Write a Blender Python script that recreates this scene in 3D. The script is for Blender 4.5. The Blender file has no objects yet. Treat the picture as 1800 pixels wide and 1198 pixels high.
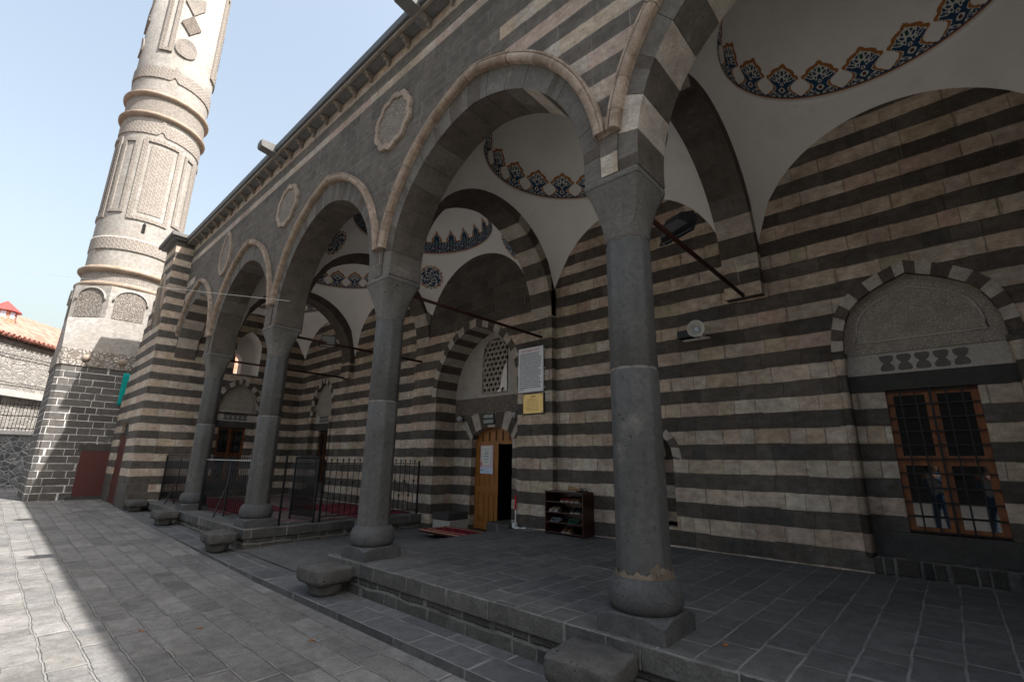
import bpy, bmesh, math, random
from mathutils import Vector, Matrix
from mathutils.geometry import tessellate_polygon
random.seed(7)
S = bpy.context.scene
COL = S.collection
R = math.radians
PI = math.pi

# ---------------------------------------------------------------- node helpers
class NT:
    """a tiny builder for one material"""
    def __init__(self, name):
        self.m = bpy.data.materials.new(name); self.m.use_nodes = True
        self.t = self.m.node_tree; self.b = self.t.nodes['Principled BSDF']
        self.b.inputs['Specular IOR Level'].default_value = 0.25
    def node(self, typ, **kw):
        n = self.t.nodes.new(typ)
        for k, v in kw.items(): setattr(n, k, v)
        return n
    def put(self, sock, v):
        if v is None: return
        if isinstance(v, bpy.types.NodeSocket): self.t.links.new(v, sock)
        else: sock.default_value = v
    def math(self, op, a, b=None, c=None, clamp=False):
        n = self.node('ShaderNodeMath', operation=op, use_clamp=clamp)
        self.put(n.inputs[0], a); self.put(n.inputs[1], b); self.put(n.inputs[2], c)
        return n.outputs[0]
    def vmath(self, op, a, b=None):
        n = self.node('ShaderNodeVectorMath', operation=op)
        self.put(n.inputs[0], a)
        if b is not None:
            if op == 'SCALE': self.put(n.inputs['Scale'], b)
            else: self.put(n.inputs[1], b)
        return n.outputs[0]
    def mix(self, f, a, b, blend='MIX'):
        n = self.node('ShaderNodeMix', data_type='RGBA', blend_type=blend)
        self.put(n.inputs['Factor'], f)
        self.put(n.inputs[6], c4(a)); self.put(n.inputs[7], c4(b))
        return n.outputs[2]
    def noise(self, vec, scale, detail=4, rough=.6, col=False):
        n = self.node('ShaderNodeTexNoise')
        self.put(n.inputs['Vector'], vec)
        n.inputs['Scale'].default_value = scale; n.inputs['Detail'].default_value = detail
        n.inputs['Roughness'].default_value = rough
        return n.outputs['Color' if col else 'Fac']
    def voro(self, vec, scale, feature='F1', out='Distance'):
        n = self.node('ShaderNodeTexVoronoi', feature=feature)
        self.put(n.inputs['Vector'], vec); n.inputs['Scale'].default_value = scale
        return n.outputs[out]
    def white(self, dim, v=None, w=None, out='Value'):
        n = self.node('ShaderNodeTexWhiteNoise', noise_dimensions=dim)
        if v is not None: self.put(n.inputs['Vector'], v)
        if w is not None: self.put(n.inputs['W'], w)
        return n.outputs[out]
    def ramp(self, f, stops, interp='LINEAR'):
        n = self.node('ShaderNodeValToRGB'); r = n.color_ramp; r.interpolation = interp
        while len(r.elements) < len(stops): r.elements.new(.5)
        for e, (p, c) in zip(r.elements, stops): e.position = p; e.color = c4(c)
        self.put(n.inputs[0], f)
        return n.outputs[0]
    def rng(self, v, a, b, c=0., d=1., smooth=False):
        n = self.node('ShaderNodeMapRange')
        if smooth: n.interpolation_type = 'SMOOTHSTEP'
        self.put(n.inputs[0], v); n.inputs[1].default_value = a; n.inputs[2].default_value = b
        n.inputs[3].default_value = c; n.inputs[4].default_value = d
        return n.outputs[0]
    def sep(self, v):
        n = self.node('ShaderNodeSeparateXYZ'); self.put(n.inputs[0], v); return n.outputs
    def comb(self, x=0., y=0., z=0.):
        n = self.node('ShaderNodeCombineXYZ')
        for s, v in zip(n.inputs, (x, y, z)): self.put(s, v)
        return n.outputs[0]
    def uv(self): return self.node('ShaderNodeUVMap', uv_map='UVMap').outputs[0]
    def obj(self): return self.node('ShaderNodeTexCoord').outputs['Object']
    def pos(self): return self.node('ShaderNodeNewGeometry').outputs['Position']
    def bump(self, h, strength=.5, dist=.02):
        n = self.node('ShaderNodeBump'); n.inputs['Strength'].default_value = strength
        n.inputs['Distance'].default_value = dist
        self.put(n.inputs['Height'], h); self.put(self.b.inputs['Normal'], n.outputs[0])
    def color(self, c): self.put(self.b.inputs['Base Color'], c4(c))
    def rough(self, r): self.put(self.b.inputs['Roughness'], r)

def c4(c):
    if isinstance(c, (tuple, list)):
        return tuple(c) + (1.,) if len(c) == 3 else tuple(c)
    return c
def srgb(r, g, b):
    f = lambda x: (x/255/12.92) if x/255 <= .04045 else ((x/255+.055)/1.055)**2.4
    return (f(r), f(g), f(b))

def plain(name, col, rough=.6, metal=0., spec=.25, var=.12, nscale=8., bump=.0):
    t = NT(name)
    n = t.noise(t.obj(), nscale, 5)
    t.color(t.mix(n, tuple(x*(1-var) for x in col), tuple(min(1, x*(1+var)) for x in col)))
    t.rough(rough); t.b.inputs['Metallic'].default_value = metal
    t.b.inputs['Specular IOR Level'].default_value = spec
    if bump: t.bump(t.noise(t.obj(), nscale*6, 6), bump, .01)
    return t.m

def masonry(name, h, w, light, dark=None, mode='dark', mortar=(.3,.28,.25), mw=.006, mstr=.8, off=0.,
            seed=0., bump=.35, grain=.5, warp=.006, rough=.85, mask=None, swap=False, even=.0, pits=0., sub=None, dirt=.4, crack=0., jit=0., odd=None, blot=0.):
    """coursed stone from the UV map (metres).  mode: 'stripe' alternates light and dark courses"""
    t = NT(name)
    uv = t.uv()
    nz = t.vmath('SUBTRACT', t.noise(uv, 2.2, 3, col=True), (.5, .5, .5))
    uvw = t.vmath('ADD', uv, t.vmath('SCALE', nz, warp*3.5))
    nz2 = t.vmath('SUBTRACT', t.noise(uv, 22., 3, col=True), (.5, .5, .5))
    uvw = t.vmath('ADD', uvw, t.vmath('SCALE', nz2, warp))
    if jit:
        sj = t.sep(uv); ua, va = (sj[1], sj[0]) if swap else (sj[0], sj[1])
        rj = t.math('ROUND', t.math('DIVIDE', t.math('SUBTRACT', va, off), h))
        cj = t.white('2D', t.comb(t.math('FLOOR', t.math('MULTIPLY_ADD', t.white('1D', w=t.math('ADD', rj, seed+3.3)), 9., t.math('DIVIDE', ua, w*1.15))), rj, 0.))
        dv_ = t.math('MULTIPLY', t.math('SUBTRACT', cj, .5), jit*2)
        uvw = t.vmath('ADD', uvw, t.comb(dv_, 0., 0.) if swap else t.comb(0., dv_, 0.))
    sx = t.sep(uvw)
    u, v = (sx[1], sx[0]) if swap else (sx[0], sx[1])
    vv = t.math('DIVIDE', t.math('SUBTRACT', v, off), h)
    row = t.math('FLOOR', vv); fv = t.math('SUBTRACT', vv, row)
    rn = t.white('1D', w=t.math('ADD', row, seed+.37)); rn2 = t.white('1D', w=t.math('ADD', row, seed+91.7))
    width = t.math('MULTIPLY_ADD', rn2, w*.5*(1-even), w*(.75+.25*even))
    u1 = t.math('ADD', t.math('DIVIDE', u, width), t.math('MULTIPLY', rn, 17.3))
    u2 = t.math('ADD', u1, t.math('MULTIPLY', t.math('SINE', t.math('MULTIPLY_ADD', u1, 2.3, t.math('MULTIPLY', rn, 40.))), .28*(1-even)))
    colm = t.math('FLOOR', u2); fu = t.math('SUBTRACT', u2, colm)
    blk = t.white('3D', t.comb(colm, row, seed)); blk2 = t.white('3D', t.comb(colm, row, seed+5.5))
    edge = lambda f: t.math('MINIMUM', f, t.math('SUBTRACT', 1., f))
    d = t.math('MINIMUM', t.math('MULTIPLY', edge(fu), width), t.math('MULTIPLY', edge(fv), h))
    mort = t.rng(d, mw*.4, mw*1.3, 1., 0., True)
    cl = t.ramp(blk, [(i/max(1, len(light)-1), c) for i, c in enumerate(light)])
    if dark: cd = t.ramp(blk2, [(i/max(1, len(dark)-1), c) for i, c in enumerate(dark)])
    par = None
    if mode == 'stripe':
        par = t.math('LESS_THAN', t.math('FLOORED_MODULO', row, 2.), .5)     # 1 = light course
        if mask: par = t.math('MULTIPLY', par, mask(t, uv, row, rn))
        if sub: par = sub(t, uv, par)
        base = t.mix(par, cd, cl)
    else: base = cl
    if odd:
        rp = t.white('3D', t.comb(colm, row, seed+9.1)); base = t.mix(t.math('MULTIPLY', t.math('LESS_THAN', rp, odd[0]), par if par is not None else 1.), base, odd[1])
    n1 = t.noise(uv, 1.3, 6, .65); n2 = t.noise(uv, 9., 6, .7); n3 = t.noise(uv, 55., 4, .7)
    base = t.mix(1., base, t.ramp(n1, [(.3, (1-dirt*.7,)*3), (.62, (1+dirt*.25,)*3)]), 'MULTIPLY')
    base = t.mix(1., base, t.ramp(n2, [(.3, (.68, .66, .64)), (.7, (1.22, 1.22, 1.21))]), 'MULTIPLY')
    base = t.mix(grain, base, t.mix(1., base, t.ramp(n3, [(.32, (.62, .6, .58)), (.5, (1,1,1)), (.7, (1.2, 1.2, 1.2))]), 'MULTIPLY'))
    if blot:
        bl = t.rng(t.noise(t.vmath('MULTIPLY', uv, (1., 2.2, 1.)), 5.5, 7, .72), .46, .66); base = t.mix(t.math('MULTIPLY', bl, blot), base, t.mix(1., base, (.58,.47,.38), 'MULTIPLY'))
        b2 = t.rng(t.noise(uv, 12., 6, .75), .60, .72); base = t.mix(t.math('MULTIPLY', b2, blot*.9), base, (.30,.265,.225))
    if pits:
        pv = t.voro(uv, 38.); pm = t.math('MULTIPLY', t.rng(pv, .12, .25, 1., 0.), t.rng(n2, .45, .6))
        base = t.mix(t.math('MULTIPLY', pm, pits), base, (.02, .019, .018))
    patch = t.rng(t.noise(uv, 3.1, 3), .34, .58, .15, 1.)
    if crack:
        ck = t.math('MULTIPLY', t.rng(t.math('ABSOLUTE', t.math('SUBTRACT', d, mw*1.15)), 0., mw*.45, 1., 0.), t.rng(t.noise(uv, 4.3, 4), .45, .6))
        base = t.mix(t.math('MULTIPLY', ck, crack), base, (.03,.028,.026))
    base = t.mix(t.math('MULTIPLY', t.math('MULTIPLY', mort, patch), mstr), base, mortar)
    t.color(base); t.rough(rough)
    hgt = t.math('ADD', t.math('MULTIPLY', mort, -.8), t.math('MULTIPLY_ADD', n3, .25, t.math('MULTIPLY', n2, .6)))
    hgt = t.math('ADD', hgt, t.math('MULTIPLY', blk, .35))
    t.bump(hgt, bump, .02)
    return t.m

# ---------------------------------------------------------------- mesh helpers
class MB:
    def __init__(self): self.v = []; self.f = []; self.mi = []; self.uv = {}; self.sm = []
    def add(self, pts): i = len(self.v); self.v += [tuple(p) for p in pts]; return i
    def face(self, ids, mi=0, uv=None, smooth=False):
        if uv: self.uv[len(self.f)] = uv
        self.f.append(tuple(ids)); self.mi.append(mi); self.sm.append(smooth)
    def poly(self, pts, mi=0, uv=None, smooth=False):
        i = self.add(pts); self.face(range(i, i+len(pts)), mi, uv, smooth)
    def box(self, x0, x1, y0, y1, z0, z1, mi=0, skip=''):
        i = self.add([(x0,y0,z0),(x1,y0,z0),(x1,y1,z0),(x0,y1,z0),(x0,y0,z1),(x1,y0,z1),(x1,y1,z1),(x0,y1,z1)])
        for k, q in (('b',(0,3,2,1)),('t',(4,5,6,7)),('f',(0,1,5,4)),('r',(1,2,6,5)),('k',(2,3,7,6)),('l',(3,0,4,7))):
            if k not in skip: self.face([i+j for j in q], mi)
    def obox(self, c, ax, ay, az, hx, hy, hz, mi=0):
        c = Vector(c); ax = Vector(ax).normalized()*hx; ay = Vector(ay).normalized()*hy; az = Vector(az).normalized()*hz
        P = [c+sx*ax+sy*ay+sz*az for sz in (-1,1) for sx, sy in ((-1,-1),(1,-1),(1,1),(-1,1))]
        i = self.add(P)
        for q in ((0,3,2,1),(4,5,6,7),(0,1,5,4),(1,2,6,5),(2,3,7,6),(3,0,4,7)): self.face([i+j for j in q], mi)
    def bar(self, a, b, w, mi=0, d=None):
        a = Vector(a); b = Vector(b); z = (b-a); L = z.length; z.normalize()
        x = z.cross(Vector((0,0,1)))
        if x.length < 1e-4: x = Vector((1,0,0))
        x.normalize(); y = z.cross(x)
        self.obox((a+b)/2, x, y, z, w/2, (d or w)/2, L/2, mi)
    def tube(self, pts, r, n=8, mi=0, cap=True, smooth=True):
        pts = [Vector(p) for p in pts]; rings = []
        for k, p in enumerate(pts):
            d = (pts[min(k+1, len(pts)-1)]-pts[max(k-1, 0)]).normalized()
            x = d.cross(Vector((0,0,1)))
            if x.length < 1e-3: x = Vector((1,0,0))
            x.normalize(); y = d.cross(x)
            rr = r[k] if isinstance(r, (list, tuple)) else r
            rings.append(self.add([p+rr*(math.cos(2*PI*j/n)*x+math.sin(2*PI*j/n)*y) for j in range(n)]))
        for k in range(len(pts)-1):
            for j in range(n):
                a, b = rings[k], rings[k+1]; j2 = (j+1) % n
                self.face((a+j, a+j2, b+j2, b+j), mi, None, smooth)
        if cap:
            self.face([rings[0]+j for j in range(n)][::-1], mi); self.face([rings[-1]+j for j in range(n)], mi)
    def lathe(self, prof, c=(0,0,0), n=48, mi=0, shape=None, smooth=True, a0=0., a1=2*PI, uvr=None):
        """prof: (r,z) list; shape(theta, k) scales the radius"""
        full = abs(a1-a0-2*PI) < 1e-6; m = n if full else n+1
        rings = []
        for k, (r, z) in enumerate(prof):
            rings.append(self.add([(c[0]+r*(shape(a0+(a1-a0)*j/n, k) if shape else 1)*math.cos(a0+(a1-a0)*j/n),
                                    c[1]+r*(shape(a0+(a1-a0)*j/n, k) if shape else 1)*math.sin(a0+(a1-a0)*j/n), c[2]+z) for j in range(m)]))
        for k in range(len(prof)-1):
            for j in range(n):
                j2 = (j+1) % m if full else j+1
                uv = None
                if uvr:
                    ua, ub = uvr*(a0+(a1-a0)*j/n), uvr*(a0+(a1-a0)*(j+1)/n); za, zb = c[2]+prof[k][1], c[2]+prof[k+1][1]
                    uv = [(ua,za),(ub,za),(ub,zb),(ua,zb)]
                self.face((rings[k]+j, rings[k]+j2, rings[k+1]+j2, rings[k+1]+j), mi, uv, smooth)
        return rings
    def holes(self, outer, inner, to3, flip=False, mi=0):
        """flat polygon with holes, 2-D points mapped by to3"""
        loops = [outer]+list(inner)
        flat = [p for l in loops for p in l]
        tris = tessellate_polygon([[Vector((p[0], p[1], 0)) for p in l] for l in loops])
        i = self.add([to3(*p) for p in flat])
        for tr in tris:
            a, b, c = (flat[k] for k in tr)
            ccw = (b[0]-a[0])*(c[1]-a[1])-(b[1]-a[1])*(c[0]-a[0]) > 0
            ids = tr if ccw != flip else tr[::-1]
            self.face([i+k for k in ids], mi)
    def reveal(self, loop, f0, f1, closed=True, mi=0):
        n = len(loop)
        for k in range(n if closed else n-1):
            a, b = loop[k], loop[(k+1) % n]
            self.poly([f0(*a), f0(*b), f1(*b), f1(*a)], mi)
    def prism(self, loop, f0, f1, mi=0, caps=(1, 1)):
        self.reveal(loop, f0, f1, True, mi)
        if caps[0]: self.holes(loop, [], f0, False, mi)
        if caps[1]: self.holes(loop, [], f1, True, mi)
    def build(self, name, mats, parent=None, bevel=0., smooth_angle=None, recalc=False, loc=None):
        off = Vector((0,0,0))
        if parent is not None:
            p = parent
            while p is not None: off += p.location; p = p.parent
        if loc is not None: base = Vector(loc)
        else: base = Vector((0,0,0))+off
        me = bpy.data.meshes.new(name)
        me.from_pydata([tuple(Vector(v)-base) for v in self.v], [], self.f)
        if not isinstance(mats, (list, tuple)): mats = [mats]
        for m in mats: me.materials.append(m)
        ul = me.uv_layers.new(name='UVMap').data
        for p in me.polygons:
            p.material_index = self.mi[p.index]; p.use_smooth = self.sm[p.index]
            cu = self.uv.get(p.index)
            nrm = p.normal; ax = max(range(3), key=lambda k: abs(nrm[k]))
            for q, li in enumerate(p.loop_indices):
                if cu: ul[li].uv = cu[q]
                else:
                    w = Vector(self.v[me.loops[li].vertex_index])
                    ul[li].uv = (w.y, w.z) if ax == 0 else (w.x, w.z) if ax == 1 else (w.x, w.y)
        if recalc:
            bm = bmesh.new(); bm.from_mesh(me); bmesh.ops.remove_doubles(bm, verts=bm.verts, dist=1e-5)
            bmesh.ops.recalc_face_normals(bm, faces=bm.faces); bm.to_mesh(me); bm.free()
        o = bpy.data.objects.new(name, me); COL.objects.link(o)
        if parent is not None: o.parent = parent
        if loc is not None:
            o.location = base-off if parent is not None else base
        if bevel:
            b = o.modifiers.new('bevel', 'BEVEL'); b.width = bevel; b.segments = 2; b.limit_method = 'ANGLE'; b.angle_limit = R(40)
        return o

def empty(name, loc, rz=0.):
    o = bpy.data.objects.new(name, None); COL.objects.link(o); o.location = loc; o.rotation_euler = (0,0,rz)
    o.empty_display_size = .2
    return o
def tag(o, label=None, cat=None, group=None, kind=None):
    if label: o['label'] = label
    if cat: o['category'] = cat
    if group: o['group'] = group
    if kind: o['kind'] = kind
    return o
def thing(name, loc, label, cat, group=None, rz=0.): return tag(empty(name, loc, rz), label, cat, group)
def copy_tree(o, parent=None):
    c = o.copy(); COL.objects.link(c); c.parent = parent
    for ch in list(o.children): copy_tree(ch, c)
    return c
def arc(cx, cz, r, a0, a1, n): return [(cx+r*math.cos(a0+(a1-a0)*k/n), cz+r*math.sin(a0+(a1-a0)*k/n)) for k in range(n+1)]
FOURC = [(-1,0),(-.985,.14),(-.955,.29),(-.905,.44),(-.82,.585),(-.68,.715),(-.50,.815),(-.30,.90),(-.13,.955),(0,1)]
def fourc(x0, x1, zs, za):
    h = (x1-x0)/2; xm = (x0+x1)/2
    L = [(xm+h*u, zs+(za-zs)*v) for u, v in FOURC]
    return L+[(2*xm-x, z) for x, z in L[-2::-1]]
def pointed(x0, x1, zs, za, n=12):
    """pointed arch from (x0,zs) over the apex to (x1,zs)"""
    h = (x1-x0)/2; xm = (x0+x1)/2; rise = za-zs
    if rise <= h*1.0001:                                   # depressed: ellipse with a slight point
        return [(xm-h*math.cos(PI*k/(2*n)), zs+rise*math.sin(PI*k/(2*n))**.92) for k in range(n+1)]+[(xm+h*math.cos(PI*k/(2*n)), zs+rise*math.sin(PI*k/(2*n))**.92) for k in range(n-1, -1, -1)]
    c = (rise*rise-h*h)/(2*h); r = h+c
    A = math.atan2(rise, c)
    L = [(xm+c-r*math.cos(A*k/n), zs+r*math.sin(A*k/n)) for k in range(n+1)]
    return L+[(2*xm-x, z) for x, z in L[-2::-1]]
# ---------------------------------------------------------------- materials
LIGHT = [srgb(205,188,168), srgb(196,184,170), srgb(214,204,190), srgb(190,174,156), srgb(208,192,176), srgb(205,176,158), srgb(200,190,178)]
LIGHT = [tuple(x*k for x, k in zip(c, (.86,.85,.84))) for c in LIGHT]
LIGHT[3] = (.46,.365,.265); LIGHT[5] = (.47,.35,.29)
DARK = [(.096,.081,.068), (.118,.101,.086), (.075,.064,.055), (.130,.113,.098), (.098,.087,.077), (.084,.078,.073)]
WARM = (.46,.33,.20)
def wall_sub(t, uv, par): return par
M = {}
M['stripe'] = masonry('striped_stone', .2052, .36, LIGHT, DARK, 'stripe', (.13,.112,.093), .005, .65, off=.645, seed=3., bump=.75, warp=.008, crack=.9, jit=.007, odd=(.05, (.42,.37,.27)), blot=.55, dirt=.5)
def fac_mask(t, uv, row, rn):
    s = t.sep(uv); x, z = s[0], s[1]
    a = t.math('MULTIPLY', t.math('GREATER_THAN', x, t.math('MULTIPLY_ADD', rn, .5, -3.6)), t.math('LESS_THAN', z, 6.83))
    b = t.math('MULTIPLY', t.math('LESS_THAN', x, t.math('MULTIPLY_ADD', rn, .8, -16.2)), t.math('LESS_THAN', z, 6.83))
    return t.math('MAXIMUM', a, b)
def fac_bands(t, uv, par):
    z = t.sep(uv)[1]
    nz = t.math('MULTIPLY', t.math('SUBTRACT', t.noise(uv, 14., 3), .5), .02)
    zz = t.math('ADD', z, nz)
    def band(a, b): return t.math('MULTIPLY', t.math('GREATER_THAN', zz, a), t.math('LESS_THAN', zz, b))
    bb = t.math('MAXIMUM', band(7.35, 7.51), band(7.74, 7.93))
    wear = t.rng(t.noise(uv, 30., 5, .8), .36, .5)
    return t.math('MULTIPLY', t.math('MAXIMUM', par, bb), t.math('MULTIPLY_ADD', wear, .45, .55))
M['facade'] = masonry('facade_stone', .2052, .42, [tuple(x*.82 for x in c) for c in LIGHT], [(.110,.096,.081), (.128,.113,.097), (.098,.086,.073), (.120,.106,.092)], 'stripe', (.26,.24,.21), .004, .6,
                      off=6.54-.2052*20, seed=11., bump=.4, mask=fac_mask, sub=fac_bands, warp=.006, jit=.004, blot=.45)
M['dark_ashlar'] = masonry('dark_ashlar', .2052, .42, [(.080,.072,.064), (.098,.09,.08), (.07,.063,.057)], None, 'plain', (.2,.19,.17), .004, .45, seed=5.)
M['pier'] = masonry('pier_stone', .2052, .38, [tuple(x*.85 for x in c) for c in LIGHT], [(.085,.075,.066), (.10,.09,.08), (.075,.067,.06)], 'stripe', (.2,.19,.175), .004, .6, off=.645, seed=23., bump=.4, warp=.007, jit=.006, blot=.4, crack=.6,
                    mask=lambda t, uv, row, rn: t.math('GREATER_THAN', t.sep(uv)[1], .98))
M['minaret_base'] = masonry('minaret_base_stone', .215, .46, [(.085,.080,.076), (.105,.099,.094), (.072,.068,.065), (.115,.108,.10)], None, 'plain', (.62,.60,.575), .010, 1.05, off=.27, seed=2., bump=.5, grain=.35, dirt=.25)
PALE = [(.60,.53,.46), (.66,.60,.53), (.56,.49,.42), (.63,.56,.48), (.58,.53,.47)]
PALE = [(c[0]*.47, c[1]*.495, c[2]*.53) for c in PALE]
M['minaret'] = masonry('pale_limestone', .30, .55, PALE, None, 'plain', (.30,.26,.23), .005, .75, seed=8., bump=.3, grain=.35, dirt=.22)
M['step_stone'] = masonry('step_stone', .21, .46, [(.075,.072,.068), (.105,.10,.092), (.06,.058,.055)], None, 'plain', (.22,.21,.195), .012, .85, off=0., seed=31., bump=.9, grain=1., warp=.012, pits=.5)
M['plinth_wall'] = masonry('low_rough_wall', .24, .34, [(.075,.072,.066), (.1,.095,.085), (.06,.058,.054)], None, 'plain', (.2,.19,.17), .018, .9, off=.18, seed=41., bump=1., grain=1., warp=.02, pits=.5)
M['plaza'] = masonry('plaza_paving', .248, .40, [(.158,.153,.148), (.200,.194,.188), (.122,.119,.117), (.178,.172,.163), (.140,.139,.141)], None, 'plain', (.235,.228,.215), .010, 1.0, crack=.9, off=.655-.248*8, seed=51., bump=1., jit=.008, grain=.8, warp=.013, rough=.8, dirt=.5, pits=.35)
M['strip'] = masonry('strip_paving', .31, .46, [(.098,.099,.104), (.122,.121,.122), (.080,.082,.088), (.11,.108,.105)], None, 'plain', (.28,.275,.26), .012, .7, off=2.79, seed=61., bump=.5, grain=.5, warp=.01, rough=.75, dirt=.3)
M['floor'] = masonry('platform_paving', .25, .42, [(.096,.094,.092), (.118,.115,.111), (.080,.079,.079), (.105,.102,.098)], None, 'plain', (.22,.213,.2), .009, .85, crack=.5, jit=.004, off=.12, seed=71., bump=.4, grain=.5, warp=.008, rough=.7, swap=True, dirt=.3)
M['passage'] = masonry('passage_paving', .5, .8, [(.115,.112,.108), (.135,.131,.125), (.10,.098,.095)], None, 'plain', (.16,.157,.15), .006, .5, seed=81., bump=.3, grain=.5, rough=.7)

def stone(name, a, b, scale=5., bump=.4, rough=.82, pits=0., streak=False, spot=None, chips=False):
    t = NT(name); o = t.pos()
    n = t.noise(o, scale, 8, .65); n2 = t.noise(o, scale*9, 5, .7)
    if streak:
        st = t.noise(t.vmath('MULTIPLY', o, (9., 9., .7)), 1., 5, .6)
        n = t.math('MULTIPLY_ADD', st, .55, t.math('MULTIPLY', n, .5))
    c = t.mix(t.rng(n, .3, .7), a, b)
    c = t.mix(1., c, t.ramp(n2, [(.3, (.7,.7,.7)), (.55, (1.,1.,1.)), (.75, (1.18,1.18,1.18))]), 'MULTIPLY')
    if spot: c = t.mix(t.rng(t.noise(o, 2.4, 6, .7), .6, .72, 0., .55), c, spot)
    h = t.math('MULTIPLY_ADD', n2, .4, n)
    if pits:
        pm = t.math('MULTIPLY', t.rng(t.voro(o, 30.), .1, .28, 1., 0.), t.rng(t.noise(o, 6., 3), .5, .62))
        c = t.mix(t.math('MULTIPLY', pm, .8), c, (.025,.022,.02)); h = t.math('SUBTRACT', h, t.math('MULTIPLY', pm, pits))
    if chips:
        cm = t.math('MULTIPLY', t.rng(t.voro(o, 6.5), .05, .16, 1., 0., True), t.rng(t.noise(o, 3.7, 2), .52, .6))
        c = t.mix(t.math('MULTIPLY', cm, .75), c, (.03,.028,.026)); h = t.math('SUBTRACT', h, t.math('MULTIPLY', cm, 1.2))
        hl = t.math('MULTIPLY', t.rng(t.noise(o, 17., 6, .75), .64, .74), .5); c = t.mix(hl, c, (.24,.225,.205))
    t.color(c); t.rough(rough); t.bump(h, bump, .012)
    return t.m
M['col'] = stone('column_basalt', (.054,.053,.050), (.094,.091,.086), 2.2, .6, .75, .8, True, (.19,.175,.155), True)
M['col_base'] = stone('column_base_basalt', (.048,.048,.049), (.09,.089,.087), 4., .6, .8, .7, False, (.19,.178,.16), True)
M['cap'] = stone('capital_stone', (.083,.078,.071), (.145,.134,.12), 3., .5, .8, .7, True, (.25,.205,.165), True)
M['vous_dark'] = stone('dark_voussoir', (.062,.05,.04), (.122,.102,.085), 4., .6, .85, .7, False, (.24,.2,.165))
M['vous_grey'] = stone('grey_voussoir', (.085,.074,.063), (.155,.139,.121), 3., .55, .85, .8, False, (.26,.225,.19))
M['vous_light'] = stone('light_voussoir', (.30,.255,.21), (.50,.445,.385), 5., .35, .85, .15)
M['mort'] = stone('mortar', (.15,.14,.125), (.21,.195,.175), 20., .3)
M['tan'] = stone('tan_limestone', (.20,.15,.11), (.36,.285,.225), 3., .5, .85, .15, False, (.12,.085,.06))
M['hood'] = masonry('hood_limestone', 50., .40, [(.26,.20,.15), (.33,.26,.205), (.22,.165,.12), (.36,.29,.235)], None, 'plain', (.07,.055,.045), .005, .9, off=-25., seed=6., bump=.5, grain=.7, blot=.7, warp=.01)
M['bench'] = stone('bench_basalt', (.056,.053,.05), (.105,.10,.093), 6., 1., .88, 1.2, False, (.2,.19,.18))
M['lead'] = plain('lead_sheet', (.075,.078,.082), .55, .0, .35, .25, 5.)
M['slab'] = stone('cornice_stone', (.115,.115,.112), (.155,.152,.147), 4., .4)
M['corbel'] = stone('corbel_stone', (.17,.145,.115), (.26,.225,.185), 6., .4)
M['inlay'] = stone('inlay_basalt', (.10,.09,.08), (.15,.137,.124), 8., .3)
M['white_stone'] = stone('pale_stone', (.36,.32,.28), (.47,.43,.385), 6., .35, .85, .1)
M['lintel'] = stone('lintel_basalt', (.045,.042,.039), (.068,.063,.058), 8., .6, .85, .6)

def carved(name, base, deep, scale=16., strength=1.0, dist=.03, kind='arabesque'):
    t = NT(name); uv = t.uv()
    w = t.vmath('ADD', uv, t.vmath('SCALE', t.vmath('SUBTRACT', t.noise(uv, scale*.35, 2, col=True), (.5,.5,.5)), .12*10/scale))
    if kind == 'arabesque':
        a = t.voro(w, scale, 'DISTANCE_TO_EDGE'); b = t.voro(w, scale*1.9, 'DISTANCE_TO_EDGE')
        h = t.math('MULTIPLY', t.rng(a, .03, .14, 0., 1., True), t.rng(b, .02, .13, .35, 1., True))
    elif kind == 'script':
        s = t.sep(w)
        a = t.noise(t.comb(t.math('MULTIPLY', s[0], 1.9), s[1], 0.), scale, 2, .5)
        h = t.rng(t.math('ABSOLUTE', t.math('SUBTRACT', a, .5)), .02, .07, 1., 0., True)
    else:                                                   # a diagonal strapwork lattice
        s = t.sep(uv)
        f = lambda e: t.math('ABSOLUTE', t.math('SINE', t.math('MULTIPLY', e, scale*1.6)))
        a = f(t.math('ADD', s[0], s[1])); b = f(t.math('SUBTRACT', s[0], s[1])); c = f(t.math('MULTIPLY', s[0], 1.41))
        h = t.rng(t.math('MINIMUM', t.math('MINIMUM', a, b), c), .1, .42, 1., 0., True)
    n = t.noise(uv, 6., 6, .7)
    c = t.mix(h, deep, base)
    c = t.mix(1., c, t.ramp(n, [(.3, (.78,.76,.74)), (.7, (1.1,1.1,1.1))]), 'MULTIPLY')
    t.color(c); t.rough(.85); t.bump(t.math('MULTIPLY_ADD', n, .15, h), strength, dist)
    return t.m
M['carve_pale'] = carved('carved_limestone', (.335,.305,.278), (.215,.19,.168), 17., .7, .02)
M['carve_lat'] = carved('carved_lattice_limestone', (.33,.30,.272), (.225,.197,.173), 13., .7, .025, 'lattice')
M['carve_tymp'] = carved('carved_tympanum', (.50,.45,.39), (.31,.27,.23), 30., .8, .012)
M['carve_script'] = carved('carved_inscription', (.30,.265,.23), (.15,.125,.105), 17., 1., .02, 'script')
M['carve_med'] = carved('carved_medallion', (.36,.315,.27), (.2,.165,.135), 24., 1., .02)

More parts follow.
